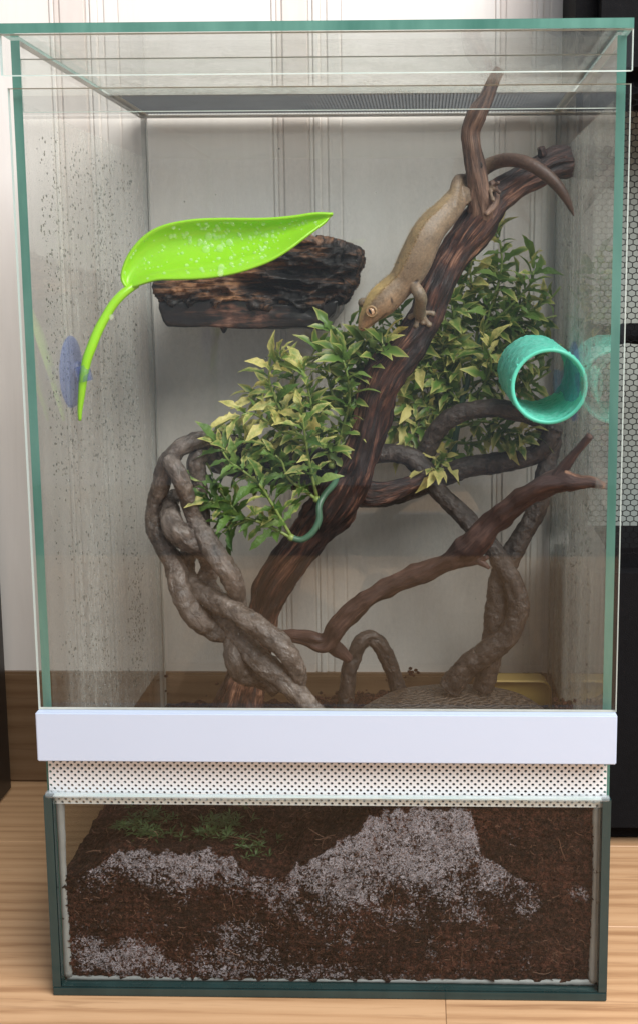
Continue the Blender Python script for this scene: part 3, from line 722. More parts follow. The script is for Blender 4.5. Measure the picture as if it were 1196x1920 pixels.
bv = [Vector(v) for v in V]
v, f, _ = tube(pth([(258, 533, 6, .066), (243, 541, 8, .064), (228, 553, 8.5, .062), (212, 571, 8.5, .06), (198, 594, 8.5, .058), (184, 620, 9, .056), (172, 650, 9, .054), (163, 675, 8.8, .053), (157, 705, 8, .053), (153, 740, 6.5, .054), (150, 770, 4.5, .055), (150, 788, 3, .056)]), 16, step=.0015)
obj('stem', (v, f), LIME, lf, True)
# drops on the blade: sit on the surface that faces the camera
me = bl.data; sp = []
rd = random.Random(5)
while len(sp) < 190:
    u = rd.gauss(.52, .2) if rd.random() < .75 else rd.random(); t = rd.uniform(.05, .95)
    if not (.05 < u < .95): continue
    i, j = int(u*59), int(t*21); p = Vector(V[i*nv+j]); r = rd.choice((.0004, .0005, .0006, .0008, .0010))*(1.3 if abs(u-.5) < .2 else 1)
    sp.append((p-Vector((0, r*.2, 0)), r, 1, 1.1))
for px, py, r in ((392, 443, .0021), (376, 453, .0016), (387, 469, .0023), (413, 466, .0021), (431, 455, .0021), (416, 502, .0020), (405, 446, .0013), (419, 460, .0015), (357, 453, .0013), (385, 456, .0012), (500, 442, .0016), (494, 418, .0013), (512, 443, .0012), (422, 414, .0012), (434, 484, .0013), (410, 486, .0013)):
    pr = Vector(ray(px, py)).normalized(); best = min(V, key=lambda q: ((Vector(q)-Vector(CAM))-pr*((Vector(q)-Vector(CAM)) @ pr)).length)
    q = Vector(CAM)+pr*((Vector(best)-Vector(CAM)) @ pr); sp.append((q-Vector((0, r*.25, 0)), r, 1, 1.25))
p = at(209, 594, .052); sp.append((p, .0014, 1, 1.2)); sp.append((at(414, 511, .0535), .0018, 1, 1.2))
droplets('water_drops', sp, lf, 2, LDROP)
# suction cup
CUP = NB('clear_blue_rubber'); _b = CUP
_n = _b.noise(_b.scale(_b.coord(), (60, 200, 40)), 1, 4, .6)
CUP = _b.done(_b.n('MixShader', {0: _b.ramp(_n, [(.32, .04), (.66, .24)]), 1: _b.n('BsdfTransparent', {'Color': (.80, .84, .96)}), 2: _b.pbr((.32, .38, .62), .18, _b.bump(_n, .4, .002))}))
def suction(parent, c, sx, R, depth):
    """cup pressed on a side glass: axis along x; sx = direction away from the glass"""
    prof = [(0, R*1.0), (depth*.06, R*.99), (depth*.2, R*.8), (depth*.4, R*.52), (depth*.55, R*.3), (depth*.7, R*.24), (depth*.8, R*.3), (depth, R*.3), (depth*1.02, R*.12)]
    n = 28; V, F = [], []
    for d, r in prof:
        for i in range(n):
            t = 2*math.pi*i/n; V.append((c[0]+sx*d, c[1]+r*math.cos(t), c[2]+r*math.sin(t)))
    for j in range(len(prof)-1):
        F += [(j*n+i, j*n+(i+1) % n, (j+1)*n+(i+1) % n, (j+1)*n+i) for i in range(n)]
    F.append(tuple(range(n))); F.append(tuple(range((len(prof)-1)*n, len(prof)*n)))
    return obj('suction_cup', (V, F), CUP, parent, True)
gx = -HB+TH+.001
cc = at(130, 697, .056); cc = Vector((gx, cc.y, cc.z))
suction(lf, cc, 1, 68*mpp(cc), at(157, 697, .054).x-gx-.003)
p = at(158, 700, .0535); m_ = mpp(p)
def ring(c, axis, R0, R1, h, n=28):
    ax = Vector(axis).normalized(); u = ax.orthogonal().normalized(); v = ax.cross(u); V, F = [], []
    for r, k in ((R0, -1), (R1, -1), (R1, 1), (R0, 1)):
        for i in range(n):
            t = 2*math.pi*i/n; V.append(Vector(c)+(u*math.cos(t)+v*math.sin(t))*r+ax*h*k*.5)
    for j in range(4): F += [(j*n+i, j*n+(i+1) % n, ((j+1) % 4)*n+(i+1) % n, ((j+1) % 4)*n+i) for i in range(n)]
    return V, F
obj('clip_ring', ring(p, (-.25, 0, 1), 9.3*m_, 13*m_, 30*m_), CUP, lf, True)

# ================================================================== turquoise ring cup on the right glass
tc = thing('feeding_ring', 'turquoise ribbed plastic ring with open front, stuck to the right glass', 'feeding ring', at(1029, 724, .095))
TURQ = NB('turquoise_plastic'); _b = TURQ
_h = _b.noise(_b.scale(_b.at('fib'), (150, 150, 1300)), 1, 4, .7, .6)
_h2 = _b.noise(_b.scale(_b.at('fib'), (60, 60, 700)), 1, 3, .6, .4)
_h = _b.math('ADD', _b.math('MULTIPLY', _h, .65), _b.math('MULTIPLY', _h2, .35))
_c = _b.ramp(_h, [(.34, (.01, .38, .25)), (.43, (.13, .86, .64)), (.56, (.30, .96, .80))])
_p = _b.pbr(_c, .35, _b.bump(_h, .5, .0012))
TURQ = _b.done(_b.n('MixShader', {0: .18, 1: _p, 2: _b.n('BsdfTranslucent', {'Color': _c})}))
def cup_tube():
    A = at(1029, 724, .093); Bp = at(998, 693, .158); ax = (Bp-A).normalized(); R = 71*mpp(A)
    u = Vector((0, 0, 1)); u = (u-ax*(u @ ax)).normalized(); v = ax.cross(u); L = (Bp-A).length
    nl, n = 74, 120; V, F = [], []; loops = []
    def wob(t, z, s): return noise.fractal((math.cos(t)*5+s, math.sin(t)*5, z*40), 1, 2, 3)
    for side in (0, 1):
        for j in range(nl+1):
            z = j/nl; lay = (j % 2)*.0005
            row = []
            for i in range(n):
                t = 2*math.pi*i/n
                r = R-(0 if side == 0 else .0013)+(lay+.0009*wob(t, z*14, side*9)*sst(0, .06, z))*(1 if side == 0 else -1)
                if side == 0 and j == 0: r -= .0004
                row.append(len(V)); V.append(A+ax*(L*z)+(u*math.cos(t)+v*math.sin(t))*r)
            loops.append(row)
    seq = loops[:nl+1]+loops[nl+1:][::-1]+[loops[0]]
    for a_, b2 in zip(seq, seq[1:]): F += [(a_[i], a_[(i+1) % n], b2[(i+1) % n], b2[i]) for i in range(n)]
    return V, F, A, ax, u, v, R
V2, F2, A, ax, cu, cv, CR = cup_tube()
o = obj('ring_wall', (V2, F2), TURQ, tc, True); q = co(o.data)-np.array(A); zz = q @ np.array(ax); tt = np.arctan2(q @ np.array(cv), q @ np.array(cu)); rr2 = np.linalg.norm(q-np.outer(zz, np.array(ax)), axis=1)
attr(o.data, 'fib', np.stack([np.cos(tt)*.03, np.sin(tt)*.03, zz+rr2*3], 1))
parts = [(ring(A-ax*.0004, ax, CR-.0018, CR+.0004, .0016, 64))]
obj('rim', merge(*parts), TURQ, tc, True)
rb = random.Random(9); blobs = []
for k in range(34):
    t = rb.uniform(0, 6.28); blobs.append(ico(A+ax*rb.uniform(0, .05)*(rb.random())+(cu*math.cos(t)+cv*math.sin(t))*(CR+.0002), rb.uniform(.0004, .0011), 1, (1, 1, 1.2)))
tag(obj('plastic_beads', merge(*blobs), TURQ, tc, True), kind='stuff')
gx = HB-TH-.001
cc = at(1088, 716, .12); cc = Vector((gx, .125, cc.z))
suction(tc, cc, -1, 75*mpp(cc), .012)

# ================================================================== crested gecko
gk = thing('gecko', 'tan crested gecko with brown tail, head down along the driftwood trunk', 'gecko', at(800, 450, .12))
# centre line from the tail tip to the snout: px, py, half height in px, depth, lateral ratio
GC = [(1076, 405, 1.5, .128, 1), (1070, 390, 5, .127, 1), (1058, 366, 9, .126, 1), (1040, 342, 11.5, .126, 1), (1015, 320, 12.5, .127, 1), (985, 304, 12.8, .131, 1), (952, 299, 13, .140, 1), (925, 305, 13.5, .147, .95), (903, 318, 15, .150, .9),
      (884, 338, 19, .148, .9), (866, 360, 23, .142, .9), (848, 385, 26.5, .134, .9), (832, 403, 29, .128, .95), (812, 424, 32, .1235, .95), (797, 448, 34, .1205, .95), (781, 484, 36, .120, .92), (767, 512, 34, .120, .88), (753, 530, 31, .120, .84),
      (738, 545, 32, .1195, .86), (722, 560, 33, .119, .92), (708, 574, 30, .1185, .98), (696, 588, 23, .118, .98), (686, 602, 16, .118, 1.), (679, 613, 9.5, .118, 1.05), (675, 619, 5, .118, 1.1)]
g0 = []
for px, py, r, y, fl in GC:
    p = at(px, py, y); g0.append((p.x, p.y, p.z, r*mpp(p)*(.945 if r > 20 else 1), fl))
GQ = spline(g0, 190); GT = np.gradient(GQ[:, :3], axis=0); GT /= np.linalg.norm(GT, axis=1)[:, None]
vw = np.array([.06, -1., .05]); vw /= np.linalg.norm(vw)
def gframe(i):
    t = GT[i]; n = np.cross(t, vw); n /= np.linalg.norm(n)               # dorsal side of the picture plane
    if n @ np.array([-1, 0, .6]) < 0 and i > 60: n = -n
    return n
GN = np.array([gframe(i) for i in range(len(GQ))])
for i in range(len(GN)-2, -1, -1):
    if GN[i] @ GN[i+1] < 0: GN[i] = -GN[i]
GD, GS = [], []
tau = math.radians(26)
for i in range(len(GQ)):
    toward = vw-GT[i]*(vw @ GT[i]); toward /= np.linalg.norm(toward)
    d = GN[i]*math.cos(tau)+toward*math.sin(tau); GD.append(d); GS.append(np.cross(d, GT[i])*(1 if np.cross(d, GT[i]) @ toward > 0 else -1))
GD, GS = np.array(GD), np.array(GS)
def gring(i, t):                                                         # t: angle from the dorsal line toward the camera
    q = GQ[i]; s = i/(len(GQ)-1)
    c, d = math.cos(t), math.sin(t)
    body = sst(.34, .5, s); head = sst(.78, .88, s)*(1-sst(.96, 1., s))
    k = 1+.06*body*(math.exp(-((abs(t)-.66)/.16)**2)) - .07*head*math.exp(-(t/.45)**2) + .05*head*math.exp(-((abs(t)-.66)/.14)**2)
    if c < 0: k *= 1-.10*body*(c*c)
    return Vector(q[:3]+(GD[i]*c+GS[i]*d*q[4])*q[3]*k)
def gecko_mesh():
    V, F = [], []; n, seg = len(GQ), 28
    for i in range(n):
        for k in range(seg): V.append(gring(i, 2*math.pi*k/seg))
    F = [(i*seg+k, i*seg+(k+1) % seg, (i+1)*seg+(k+1) % seg, (i+1)*seg+k) for i in range(n-1) for k in range(seg)]
    F += [tuple(range(seg))[::-1], tuple((n-1)*seg+k for k in range(seg))]
    P = [(V, F)]
    def limb(pts, seg=12, flat=1., k=1.42):
        v, f, _ = tube(pth([(a_[0], a_[1], a_[2]*(k if a_[1] > 500 else 1), a_[3]) for a_ in pts]), seg, step=.0008, flat=flat); P.append((v, f))
    # near front leg: shoulder, elbow, wrist, palm
    limb([(772, 530, 9, .117), (780, 541, 11, .1145), (786, 552, 12, .1135), (789, 562, 11.5, .116), (787, 574, 11, .120), (786, 585, 11.5, .1243), (787, 594, 9, .1266)], k=1.05)
    for toe in ([(789, 588, 5, .126), (798, 586, 3.6, .1272), (806, 586, 3.4, .1285), (811, 588, 5, .1295), (815, 589, 2, .1303)],
                [(789, 590, 5, .126), (796, 598, 3.8, .1268), (801, 605, 3.6, .1272), (804, 609, 5, .1276), (805, 613, 2, .1278)],
                [(787, 591, 5, .126), (791, 601, 3.5, .1266), (792, 604, 3.4, .1266), (793, 606, 4, .1268), (793, 609, 2, .127)],
                [(786, 590, 5, .126), (782, 599, 3.8, .1268), (780, 607, 3.6, .127), (779, 611, 4.8, .1272), (779, 615, 2, .1274)],
                [(784, 587, 5, .126), (777, 589, 3.6, .1272), (771, 592, 3.6, .1282), (768, 594, 4.6, .1290), (765, 596, 2, .130)]):
        limb(toe, 8)
    # far front leg, wrapped round the far side of the trunk
    limb([(765, 528, 9, .130), (785, 545, 9, .142), (805, 560, 8, .152), (815, 572, 7, .156)])
    # near hind leg: thigh up to the knee, shin back to the trunk behind the twig
    limb([(838, 404, 13, .126), (847, 388, 14.5, .128), (852, 366, 13, .133), (857, 343, 12, .138), (861, 335, 10, .141), (874, 336, 10, .144), (892, 346, 10, .146), (906, 352, 8, .1455), (922, 350, 6, .1385)])
    limb([(868, 366, 18, .134), (882, 372, 14, .15), (895, 392, 10, .165), (905, 402, 8, .168)])
    for toe in ([(920, 352, 5, .137), (928, 346, 3.4, .1345), (934, 342, 4.4, .133), (937, 340, 2, .133)], [(920, 352, 5, .137), (930, 356, 3.4, .1325), (936, 360, 4.4, .130), (938, 363, 2, .130)], [(918, 354, 5, .136), (921, 366, 3.4, .131), (924, 374, 4.4, .129), (925, 378, 2, .129)]):
        limb(toe, 8)
    # far brow
    p = at(680, 567, .1265); P.append(ico(p, 10*mpp(p), 2)); p = at(696, 583, .1112); P.append(ico(p, 12.5*mpp(p), 2, (1, .62, 1)))
    v, f = merge(*P); return remeshed(v, f, .00046, 8)
GM = gecko_mesh(); GP = co(GM); GNn = nrm(GM)
def proj(P):
    d = P-CAM; z = d @ FW; return np.stack([IW/2+SX+FPX*(d @ RT)/z, IH/2+SY-FPX*(d @ UP)/z], 1)
def seg_dist(q, pl):
    best = np.full(len(q), 1e9)
    for a_, b2 in zip(pl, pl[1:]):
        a_, b2 = np.array(a_, float), np.array(b2, float); t = np.clip(((q-a_) @ (b2-a_))/((b2-a_) @ (b2-a_)), 0, 1)
        best = np.minimum(best, np.linalg.norm(q-(a_+t[:, None]*(b2-a_)), axis=1))
    return best
PX = proj(GP); front = (GNn @ vw) > -.1
idx = np.concatenate([np.argmin(((GP[k:k+4000, None, :]-GQ[None, :, :3])**2).sum(2), 1) for k in range(0, len(GP), 4000)])
sv = idx/(len(GQ)-1); rel = GP-GQ[idx, :3]; th = np.arctan2((rel*GS[idx]).sum(1), (rel*GD[idx]).sum(1)); dist = np.linalg.norm(rel, axis=1)/GQ[idx, 3]
mouth = np.where(front, seg_dist(PX, [(676, 621), (684, 616), (693, 611), (703, 605), (714, 597), (724, 588)]), 99)
jit = np.array([noise.fractal(Vector(p*900), 1, 2, 3) for p in GP]); big = np.array([noise.fractal(Vector(p*150), 1, 2, 4) for p in GP])
fold = np.where(front, seg_dist(PX, [(838, 436), (829, 450), (822, 470)]), 99)
setco(GM, GP+GNn*(jit*.00010-.0005*np.exp(-(mouth/1.3)**2))[:, None])
def ss(a_, b2, x): t = np.clip((x-a_)/(b2-a_), 0, 1); return t*t*(3-2*t)
mixc = lambda A_, B_, t: A_*(1-t[:, None])+B_*t[:, None]
col = np.tile(np.array([.215, .155, .10]), (len(GP), 1))                # flank
lat = ss(1.5, 2.6, np.abs(th)); col = mixc(col, np.array([.25, .185, .14]), lat)     # belly
dor = (1-ss(.50, .80, np.abs(th)+.10*big))*ss(.42, .6, sv); limbm = ss(1.2, 1.5, dist); dor = dor*(1-limbm)
col = mixc(col, np.array([.275, .19, .088]), dor*.8)
hd = ss(.80, .9, sv)*(1-limbm)
col = mixc(col, np.array([.50, .35, .135]), hd*(1-ss(.45, .75, np.abs(th)))*.85)
col = mixc(col, np.array([.30, .185, .10]), hd*ss(.9, 1.4, np.abs(th))*.6)
col = mixc(col, np.array([.36, .225, .125]), ss(.93, .985, sv)*.7)
tail = (1-ss(.26, .42, sv))*.85+.15*(1-ss(.4, .62, sv)); hipm = np.where(PX[:, 1] < 400, 1, 0); tail = np.maximum(tail*(1-limbm*.6*(1-hipm)), hipm*limbm*.38); col = mixc(col, np.array([.082, .046, .032]), tail)
col = mixc(col, np.array([.20, .155, .105]), limbm*(PX[:, 1] > 500)*.8)
col *= (1+.35*jit+.25*big)[:, None]
col = mixc(col, np.array([.05, .03, .022]), np.exp(-(mouth/1.1)**2)*.8)
for (ex, ey, ra, rb_, an) in ((734, 563, 2.6, 6.5, -.2), (780, 527, 3.2, 5.5, .7), (677, 615.5, 2.2, 1.6, 0), (764, 503, 1.4, 1.4, 0), (800, 447, 1.6, 1.6, 0)):
    dx, dy = PX[:, 0]-ex, PX[:, 1]-ey; c_, s_ = math.cos(an), math.sin(an)
    col = mixc(col, np.array([.025, .014, .012]), np.where(front, np.exp(-(((dx*c_+dy*s_)/ra)**2+((-dx*s_+dy*c_)/rb_)**2)**2), 0)*.92)
col = np.clip(col*.86, .004, 1)
ca = GM.attributes.new('skin', 'FLOAT_COLOR', 'POINT'); ca.data.foreach_set('color', np.concatenate([col, np.ones((len(col), 1))], 1).astype(np.float32).ravel())
SKIN = NB('gecko_skin'); _b = SKIN; _v = _b.coord()
_vo = _b.n('TexVoronoi', {'Vector': _v, 'Scale': 1500.}).outputs['Distance']
SKIN = _b.done(_b.pbr(_b.at('skin', 'Color'), .5, _b.bump(_b.math('ADD', _vo, _b.noise(_v, 700, 4)), .16, .0004), Subsurface_Weight=.06, Subsurface_Radius=(.002, .001, .0006), Subsurface_Scale=.4))
obj('body', GM, SKIN, gk, True)
# spines along both crests
rg = random.Random(2); parts = []
for sgn, lo, hi in ((1, 112, 176), (-1, 88, 178)):
    i = lo
    while i < hi:
        for _ in range(2):
            ii = min(hi, int(i+rg.random())); t = sgn*(.66+rg.gauss(0, .04)); p = gring(ii, t); q = Vector(GQ[ii, :3]); n = (p-q).normalized()
            h = rg.uniform(.00035, .0009)*(.55 if ii > 168 else 1); r = .00042; u = n.orthogonal().normalized(); v = n.cross(u)
            b0 = [p-n*.0003+u*r*math.cos(a)+v*r*math.sin(a) for a in (0, 2.1, 4.2)]
            parts.append((b0+[p+n*h-Vector(GT[ii])*h*.5], [(0, 1, 3), (1, 2, 3), (2, 0, 3)]))
        i += 1.25
CREST = mat_plain('crest_skin', (.36, .255, .125), .6, .2, 300)
tag(obj('crest_spine', merge(*parts), CREST, gk), kind='stuff')
IRIS = NB('gecko_iris'); _b = IRIS
_n = _b.noise(_b.scale(_b.coord(), (900, 900, 2400)), 1, 5, .7)
IRIS = _b.done(_b.pbr(_b.ramp(_n, [(.3, (.34, .20, .11)), (.7, (.60, .40, .25))]), .12))
p = at(696, 583.5, .1088); e = obj('eye', ico(p, 8.6*mpp(p), 3, (1, .75, 1)), IRIS, gk, True)
PUP = mat_plain('pupil', (.006, .004, .004), .1)
m_ = mpp(p); sl = []
for k in range(13):
    t = (k-6)/6; wv_ = (1-t*t)**.8*2.1*m_*(1+.3*math.cos(k*2.1))
    cx, cz = -2.2*m_+t*2.6*m_, -t*5.6*m_; 
    for s in (-1, 1):
        x, z = cx+s*wv_, cz+s*wv_*.4; yy = -.75*math.sqrt(max(0, (8.85*m_)**2-x*x-z*z)); sl.append(Vector((p.x+x, p.y+yy-.00012, p.z+z)))
obj('pupil', (sl, [(2*k, 2*k+1, 2*k+3, 2*k+2) for k in range(12)]), PUP, e, True)
parts = []
v, f, _ = tube([(p.x+9.3*m_*math.cos(a), p.y-.0012-.0006*math.cos(a*1), p.z+9.2*m_*math.sin(a), .00055*(1.25 if math.sin(a) > 0 else .8)) for a in np.linspace(0, 2*math.pi, 25)], 8, step=.0005)
obj('eyelid', (v, f), mat_plain('eyelid_skin', (.30, .195, .10), .5, .2, 400), gk, True)

# ================================================================== plastic plants
def mat_leaf():
    b = NB('variegated_plastic_leaf'); inf = b.n('ObjectInfo'); t = b.at('tip', 'Fac'); v = b.coord()
    sep = b.n('SeparateColor', {0: inf.outputs['Color']}); yel, shade = sep.outputs[0], sep.outputs[1]
    n = b.noise(v, 3.2, 3, .6)
    gr = b.ramp(b.math('ADD', b.math('MULTIPLY', shade, .7), b.math('MULTIPLY', n, .4)), [(.1, (.024, .075, .018)), (.5, (.125, .23, .045)), (.95, (.30, .42, .12))])
    f = b.math('ADD', b.math('MULTIPLY', yel, 1.0), b.math('ADD', b.math('MULTIPLY', n, 1.0), b.math('SUBTRACT', b.math('MULTIPLY', t, .9), 1.22)))
    c = b.mix(b.ramp(f, [(.05, 0.), (.5, 1.)]), gr, b.mix(n, (.58, .53, .14), (.74, .66, .28)))
    pr = b.pbr(c, .38, b.bump(b.noise(v, 14, 3), .25, .02))
    tr = b.n('BsdfTranslucent', {'Color': c})
    return b.done(b.n('MixShader', {0: .32, 1: pr, 2: tr}))
LEAFM = mat_leaf(); STEMM = mat_plain('green_plastic_stem', (.20, .27, .07), .4, .3, 80); MAINM = mat_plain('teal_plastic_stem', (.05, .115, .07), .4, .3, 80)
def leaf_mesh(seed):
    r = random.Random(seed)
    st = [(0, .025), (.1, .05), (.2, .08), (.29, .155), (.36, .085), (.48, .115), (.6, .135), (.70, .115), (.80, .085), (.91, .04), (1, .005)]
    V, F, T = [], [], []; dr = r.uniform(.12, .42); cv = r.uniform(.2, .5); tw = r.uniform(-.3, .3)
    for i, (u, h) in enumerate(st):
        hl = h*r.uniform(.8, 1.2); hr = h*r.uniform(.8, 1.2); x = u*(1-.25*dr*u); z = .10*math.sin(u*2.2)-dr*u*u
        a = tw*u
        for s, hh in ((-1, hl), (-.5, hl*.55), (0, 0), (.5, hr*.55), (1, hr)):
            y = (hh if s > 0 else -hh if s < 0 else 0); zz = cv*abs(y)
            back = -.05 if abs(s) == 1 and i in (3, 6) else 0
            V.append((x+back, y*math.cos(a)-zz*math.sin(a), z+zz*math.cos(a)+y*math.sin(a))); T.append(u*.7+abs(s)*.3)
    n = 5
    for i in range(len(st)-1):
        for k in range(4): F.append((i*n+k, (i+1)*n+k, (i+1)*n+k+1, i*n+k+1))
    me = bpy.data.meshes.new('leaf'); me.from_pydata(V, [], F); me.update(); me.materials.append(LEAFM); attr(me, 'tip', np.array(T))
    me.polygons.foreach_set('use_smooth', [True]*len(F)); return me
LM = [leaf_mesh(s) for s in range(6)]
def plant(root, shoots, spacing, size, rp, cap, yl_mid):
    made = []
    nodes = []
    for sh in shoots:
        pts, base_y, tip_y, yl, sd = sh
        q = spline(pth([(x, y, 3.4-1.6*i/(len(pts)-1)) for i, (x, y) in enumerate(pts)], (base_y, tip_y)), 60)
        v, f, _ = tube(q[::4], 6, step=.003); obj('shoot', (v, f), STEMM, root, True)
        L = np.linalg.norm(np.diff(q[:, :3], axis=0), axis=1); s = np.concatenate([[0], np.cumsum(L)])
        k = max(2, int(s[-1]/spacing)); ph = rp.uniform(0, 6.28)
        for j in range(k+1):
            t = .12+.88*j/k; i = min(58, int(np.searchsorted(s, t*s[-1]))); nodes.append((j == k, t, q[i, :3], q[i+1, :3]-q[i, :3], ph+j*1.05, yl, sd))
    rp.shuffle(nodes)
    for end, t, p, d, ph, yl, sd in nodes:
        d = Vector(d).normalized(); u = d.orthogonal().normalized(); v = d.cross(u)
        for m in range(4 if end else 3):
            a = ph+m*2.094+rp.gauss(0, .25); lean = rp.uniform(.35, .75) if end else rp.uniform(.8, 1.25)
            if end and m == 3: lean = .08
            x = (d*math.cos(lean)+(u*math.cos(a)+v*math.sin(a))*math.sin(lean)+Vector((0, -.14, -.12))).normalized()
            z = Vector((rp.gauss(0, .5), -.55+rp.gauss(0, .45), .7)); z = (z-x*(z @ x)).normalized(); y = z.cross(x)
            L = size*rp.uniform(.55, 1.2)
            M = Matrix(((x.x, y.x, z.x, p[0]), (x.y, y.y, z.y, p[1]), (x.z, y.z, z.z, p[2]), (0, 0, 0, 1))) @ Matrix.Scale(L, 4)
            yy = min(1, max(0, yl*(.45+.6*t)+rp.gauss(0, .22)))
            tp_ = Vector(p)+x*L
            if max(tp_.x, p[0])+.3*L*abs(y.x) > HB-TH-.001 or max(tp_.y, p[1])+.2*L > DT-TH: continue
            made.append((M, LM[rp.randrange(6)], (yy, min(1, max(0, sd+rp.gauss(0, .18))), 0, 1), p[1]-L*2*rp.random()))
    made.sort(key=lambda q: q[3])
    for M, me, c, _ in made[:cap]:
        o = bpy.data.objects.new('leaf', me); link(o, root); M.translation -= root.location; o.matrix_local = M; o.color = c
    V, F, T, Y = [], [], [], []
    for M, me, c, _ in made[cap:]:
        k = len(V); V += [M @ v_.co for v_ in me.vertices]; F += [tuple(i+k for i in q.vertices) for q in me.polygons]
        a = [0.]*len(me.vertices); me.attributes['tip'].data.foreach_get('value', a); T += a
    if V:
        o = obj('leaves', (V, F), LEAFM, root, True); attr(o.data, 'tip', np.array(T)); o.color = (yl_mid, .42, 0, 1); tag(o, kind='stuff')
p1 = thing('plastic_plant', 'green plastic plant with teal stem, hanging left of the trunk below the ledge', 'plastic plant', at(600, 930, .125))
v, f, _ = tube(pth([(642, 858, 6, .15), (634, 878, 5.5, .14), (627, 905, 6, .125), (608, 928, 6, .115), (598, 950, 6, .11), (598, 975, 6.2, .108), (586, 998, 6.2, .106), (566, 1012, 6, .105), (545, 1008, 6, .105)]), 12, step=.0015)
obj('main_stem', (v, f), MAINM, p1, True)
for px, py, y in ((546, 1008, .105), (594, 936, .114), (622, 872, .135)):
    p = at(px, py, y); obj('joint', ico(p, 7.5*mpp(p), 2), STEMM, p1, True)
SH1 = [([(545, 1008), (505, 987), (468, 973), (434, 969), (412, 950), (392, 937)], .105, .09, .05, .25),
       ([(545, 1004), (528, 975), (510, 945), (488, 910), (455, 882), (428, 862), (410, 832)], .105, .092, .12, .38),
       ([(470, 973), (440, 985), (415, 1000)], .10, .095, .0, .2), ([(450, 972), (420, 930), (400, 905)], .1, .1, .05, .2),
       ([(593, 936), (564, 915), (540, 896), (528, 865), (512, 850)], .114, .105, .1, .3), ([(594, 930), (582, 880), (574, 830), (566, 775)], .114, .10, .45, .5),
       ([(622, 872), (608, 835), (590, 790), (580, 740), (570, 700)], .135, .12, .4, .55), ([(622, 872), (640, 810), (655, 750), (650, 700), (640, 665)], .135, .125, .35, .6),
       ([(575, 830), (540, 790), (515, 745), (505, 700), (528, 668)], .12, .11, .6, .5), ([(560, 830), (515, 800), (475, 775), (448, 780)], .12, .105, .65, .55),
       ([(620, 860), (600, 800), (560, 735), (545, 690)], .14, .135, .35, .4), ([(640, 800), (672, 730), (700, 670), (726, 640)], .14, .13, .35, .65),
       ([(650, 745), (655, 690), (640, 640), (620, 620)], .14, .145, .35, .6), ([(660, 720), (680, 660), (690, 630), (712, 608)], .145, .135, .4, .6),
       ([(700, 690), (735, 640), (752, 600), (744, 570)], .15, .15, .4, .6), ([(600, 830), (540, 830), (480, 830), (440, 815)], .125, .115, .4, .4),
       ([(600, 810), (540, 760), (500, 745), (480, 740)], .13, .125, .5, .4), ([(560, 900), (500, 880), (450, 870)], .12, .115, .1, .2),
       ([(640, 800), (660, 780), (680, 740), (690, 700)], .145, .15, .35, .6), ([(640, 780), (620, 730), (610, 690), (600, 660)], .14, .14, .35, .55), ([(650, 700), (640, 660), (650, 625), (668, 605)], .145, .15, .35, .6), ([(600, 850), (630, 840), (655, 820), (668, 790)], .13, .14, .4, .5)]
rp = random.Random(21); plant(p1, SH1, .0062, .0205, rp, 296, .3)
p2 = thing('plastic_plant', 'bushy yellow tipped plastic plant right of the trunk, behind the turquoise ring', 'plastic plant', at(860, 780, .2))
p1['group'] = p2['group'] = 'plastic plants behind the driftwood'
v, f, _ = tube(pth([(845, 900, 6, .2), (850, 840, 6.5, .2), (862, 770, 6.5, .198), (880, 700, 6, .195), (905, 620, 5, .19)]), 10, step=.002)
obj('main_stem', (v, f), MAINM, p2, True)
SH2 = [([(905, 620), (925, 560), (940, 500), (936, 440)], .19, .185, .3, .5), ([(890, 660), (895, 600), (885, 540), (880, 500)], .195, .19, .4, .55), ([(905, 620), (960, 570), (995, 530), (1000, 500)], .19, .18, .35, .45),
       ([(910, 630), (980, 590), (1030, 560), (1056, 530)], .19, .185, .4, .4), ([(870, 720), (860, 660), (850, 600), (846, 565)], .195, .18, .5, .6), ([(880, 700), (930, 660), (970, 630), (1010, 620)], .195, .185, .3, .35),
       ([(865, 760), (830, 720), (800, 690), (775, 690)], .198, .18, .75, .5), ([(860, 790), (820, 770), (785, 755), (765, 760)], .198, .18, .65, .5), ([(865, 750), (900, 730), (920, 690), (915, 650)], .198, .175, .6, .55),
       ([(855, 830), (820, 815), (785, 800), (765, 830)], .2, .178, .65, .4), ([(852, 850), (830, 860), (815, 880)], .2, .155, .7, .45), ([(860, 800), (900, 790), (940, 800), (965, 825)], .2, .165, .45, .35),
       ([(855, 830), (890, 830), (930, 820), (985, 815)], .2, .165, .45, .3), ([(870, 740), (930, 740), (990, 720), (1040, 690)], .198, .2, .25, .3), ([(880, 690), (950, 690), (1010, 670), (1060, 640)], .195, .2, .2, .3),
       ([(905, 620), (960, 620), (1010, 600), (1050, 590)], .19, .2, .25, .3), ([(860, 780), (845, 730), (830, 670), (828, 630)], .2, .185, .45, .5), ([(862, 770), (800, 740), (770, 720), (752, 730)], .2, .185, .55, .4),
       ([(900, 640), (912, 590), (905, 550), (915, 520)], .2, .2, .3, .4), ([(900, 650), (960, 600), (975, 560), (960, 530)], .2, .2, .3, .35),
       ([(860, 700), (840, 640), (870, 590), (860, 530)], .2, .19, .5, .55), ([(862, 740), (820, 690), (790, 650), (800, 640)], .2, .19, .6, .5), ([(850, 830), (800, 790), (760, 790), (740, 800)], .2, .185, .6, .4), ([(880, 720), (960, 700), (1000, 740), (1030, 760)], .2, .2, .25, .25)]
plant(p2, SH2, .0068, .0225, rp, 298, .35)

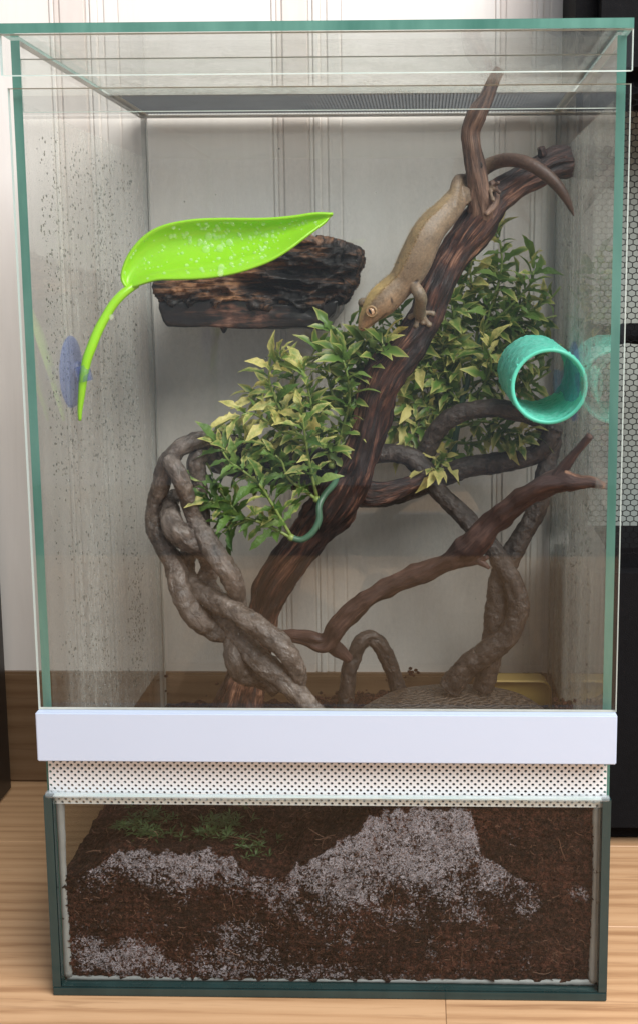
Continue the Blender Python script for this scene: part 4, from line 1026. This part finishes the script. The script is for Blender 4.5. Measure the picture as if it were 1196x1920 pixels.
# ================================================================== black mesh carrier at the right
bag = thing('mesh_carrier', 'black fabric pet carrier with hexagonal mesh window standing right of the terrarium', 'carrier', at(1180, 1625, .16))
FAB = mat_plain('black_fabric', (.006, .006, .007), .85, .4, 300, .4, Specular_IOR_Level=.1)
FX0 = at(1079, 15, .17).x; FX1 = FX0+.22; FY = .155; BY = WALL_Y-.004; ZW1 = at(1185, 168, FY).z; ZW0 = at(1185, 1036, FY).z
def rbox(x0, x1, y0, y1, z0, z1, r, name, m=FAB, parent=bag):
    return bbox_obj(name, box(x0, x1, y0, y1, z0, z1), m, parent, r, 4)
rbox(FX0, FX1, FY, BY, .002, ZW0, .014, 'lower_body')
rbox(FX0, FX1, FY, BY, ZW1, ZW1+.16, .014, 'top_body')
for x0, x1 in ((FX0+.0005, FX0+.012), (FX1-.012, FX1-.0005)):
    rbox(x0, x1, FY+.001, FY+.012, ZW0-.004, ZW1+.004, .003, 'frame_post'); rbox(x0, x1, BY-.016, BY-.004, ZW0-.004, ZW1+.004, .003, 'frame_post')
rbox(FX0+.012, FX1-.012, BY-.0052, BY-.0035, ZW0-.003, ZW1+.003, .0003, 'rear_lining', mat_plain('pale_lining', (.25, .28, .26), .8, .06, 60))
def hexnet():
    wv_, hh = .0050, .0036; V, F = [], []; r = .00030; y = FY+.0035
    def bar(a_, b2):
        d = (Vector(b2)-Vector(a_)).normalized(); n = Vector((-d.z, 0, d.x)); k = len(V)
        for p_ in (a_, b2): V.extend([Vector(p_)+n*r, Vector(p_)-n*r, Vector(p_)+Vector((0, -r, 0))])
        F.extend([(k, k+1, k+4, k+3), (k+1, k+2, k+5, k+4), (k+2, k, k+3, k+5)])
    x0, x1 = FX0+.010, FX0+.10; j = 0; z = ZW0-.002
    while z < ZW1+.002:
        x = x0+(j % 2)*wv_/2
        while x < x1:
            # flattened hexagon lattice: two slanted bars and one upright per cell
            c = (x, y, z); l = (x-wv_/2, y, z+hh*.30); rr_ = (x+wv_/2, y, z+hh*.30); bar(c, l); bar(c, rr_); bar(l, (l[0], y, z+hh))
            x += wv_
        z += hh; j += 1
    return V, F
tag(obj('mesh_window', hexnet(), FAB, bag), kind='stuff')
for zz, h in ((at(1185, 632, FY).z, .016),):
    v, f, _ = tube([(FX0+.004, FY+.022, zz-.001, h*.55), (FX0+.03, FY+.016, zz+.001, h*.42), (FX0+.08, FY+.020, zz, h*.45), (FX0+.2, FY+.022, zz-.006, h*.5)], 12, .25, 90, 1, 4, .003); obj('strap', (v, f), FAB, bag, True)

# ================================================================== dark appliance at the left edge
bx = at(22, 1480, .235)
cab = thing('dark_cabinet', 'dark smooth cabinet side standing at the left edge beside the terrarium', 'cabinet', (bx.x-.1, .12, 0))
CABM = mat_plain('dark_lacquer', (.014, .011, .010), .35, .2, 20)
bbox_obj('side_panel', box(bx.x-.2, bx.x, .06, .238, at(22, 1484, .236).z, .46), CABM, cab, .004, 3)
bbox_obj('plinth', box(bx.x-.19, bx.x-.014, .07, .228, .0006, at(22, 1484, .236).z-.0005), CABM, cab, .002, 2)
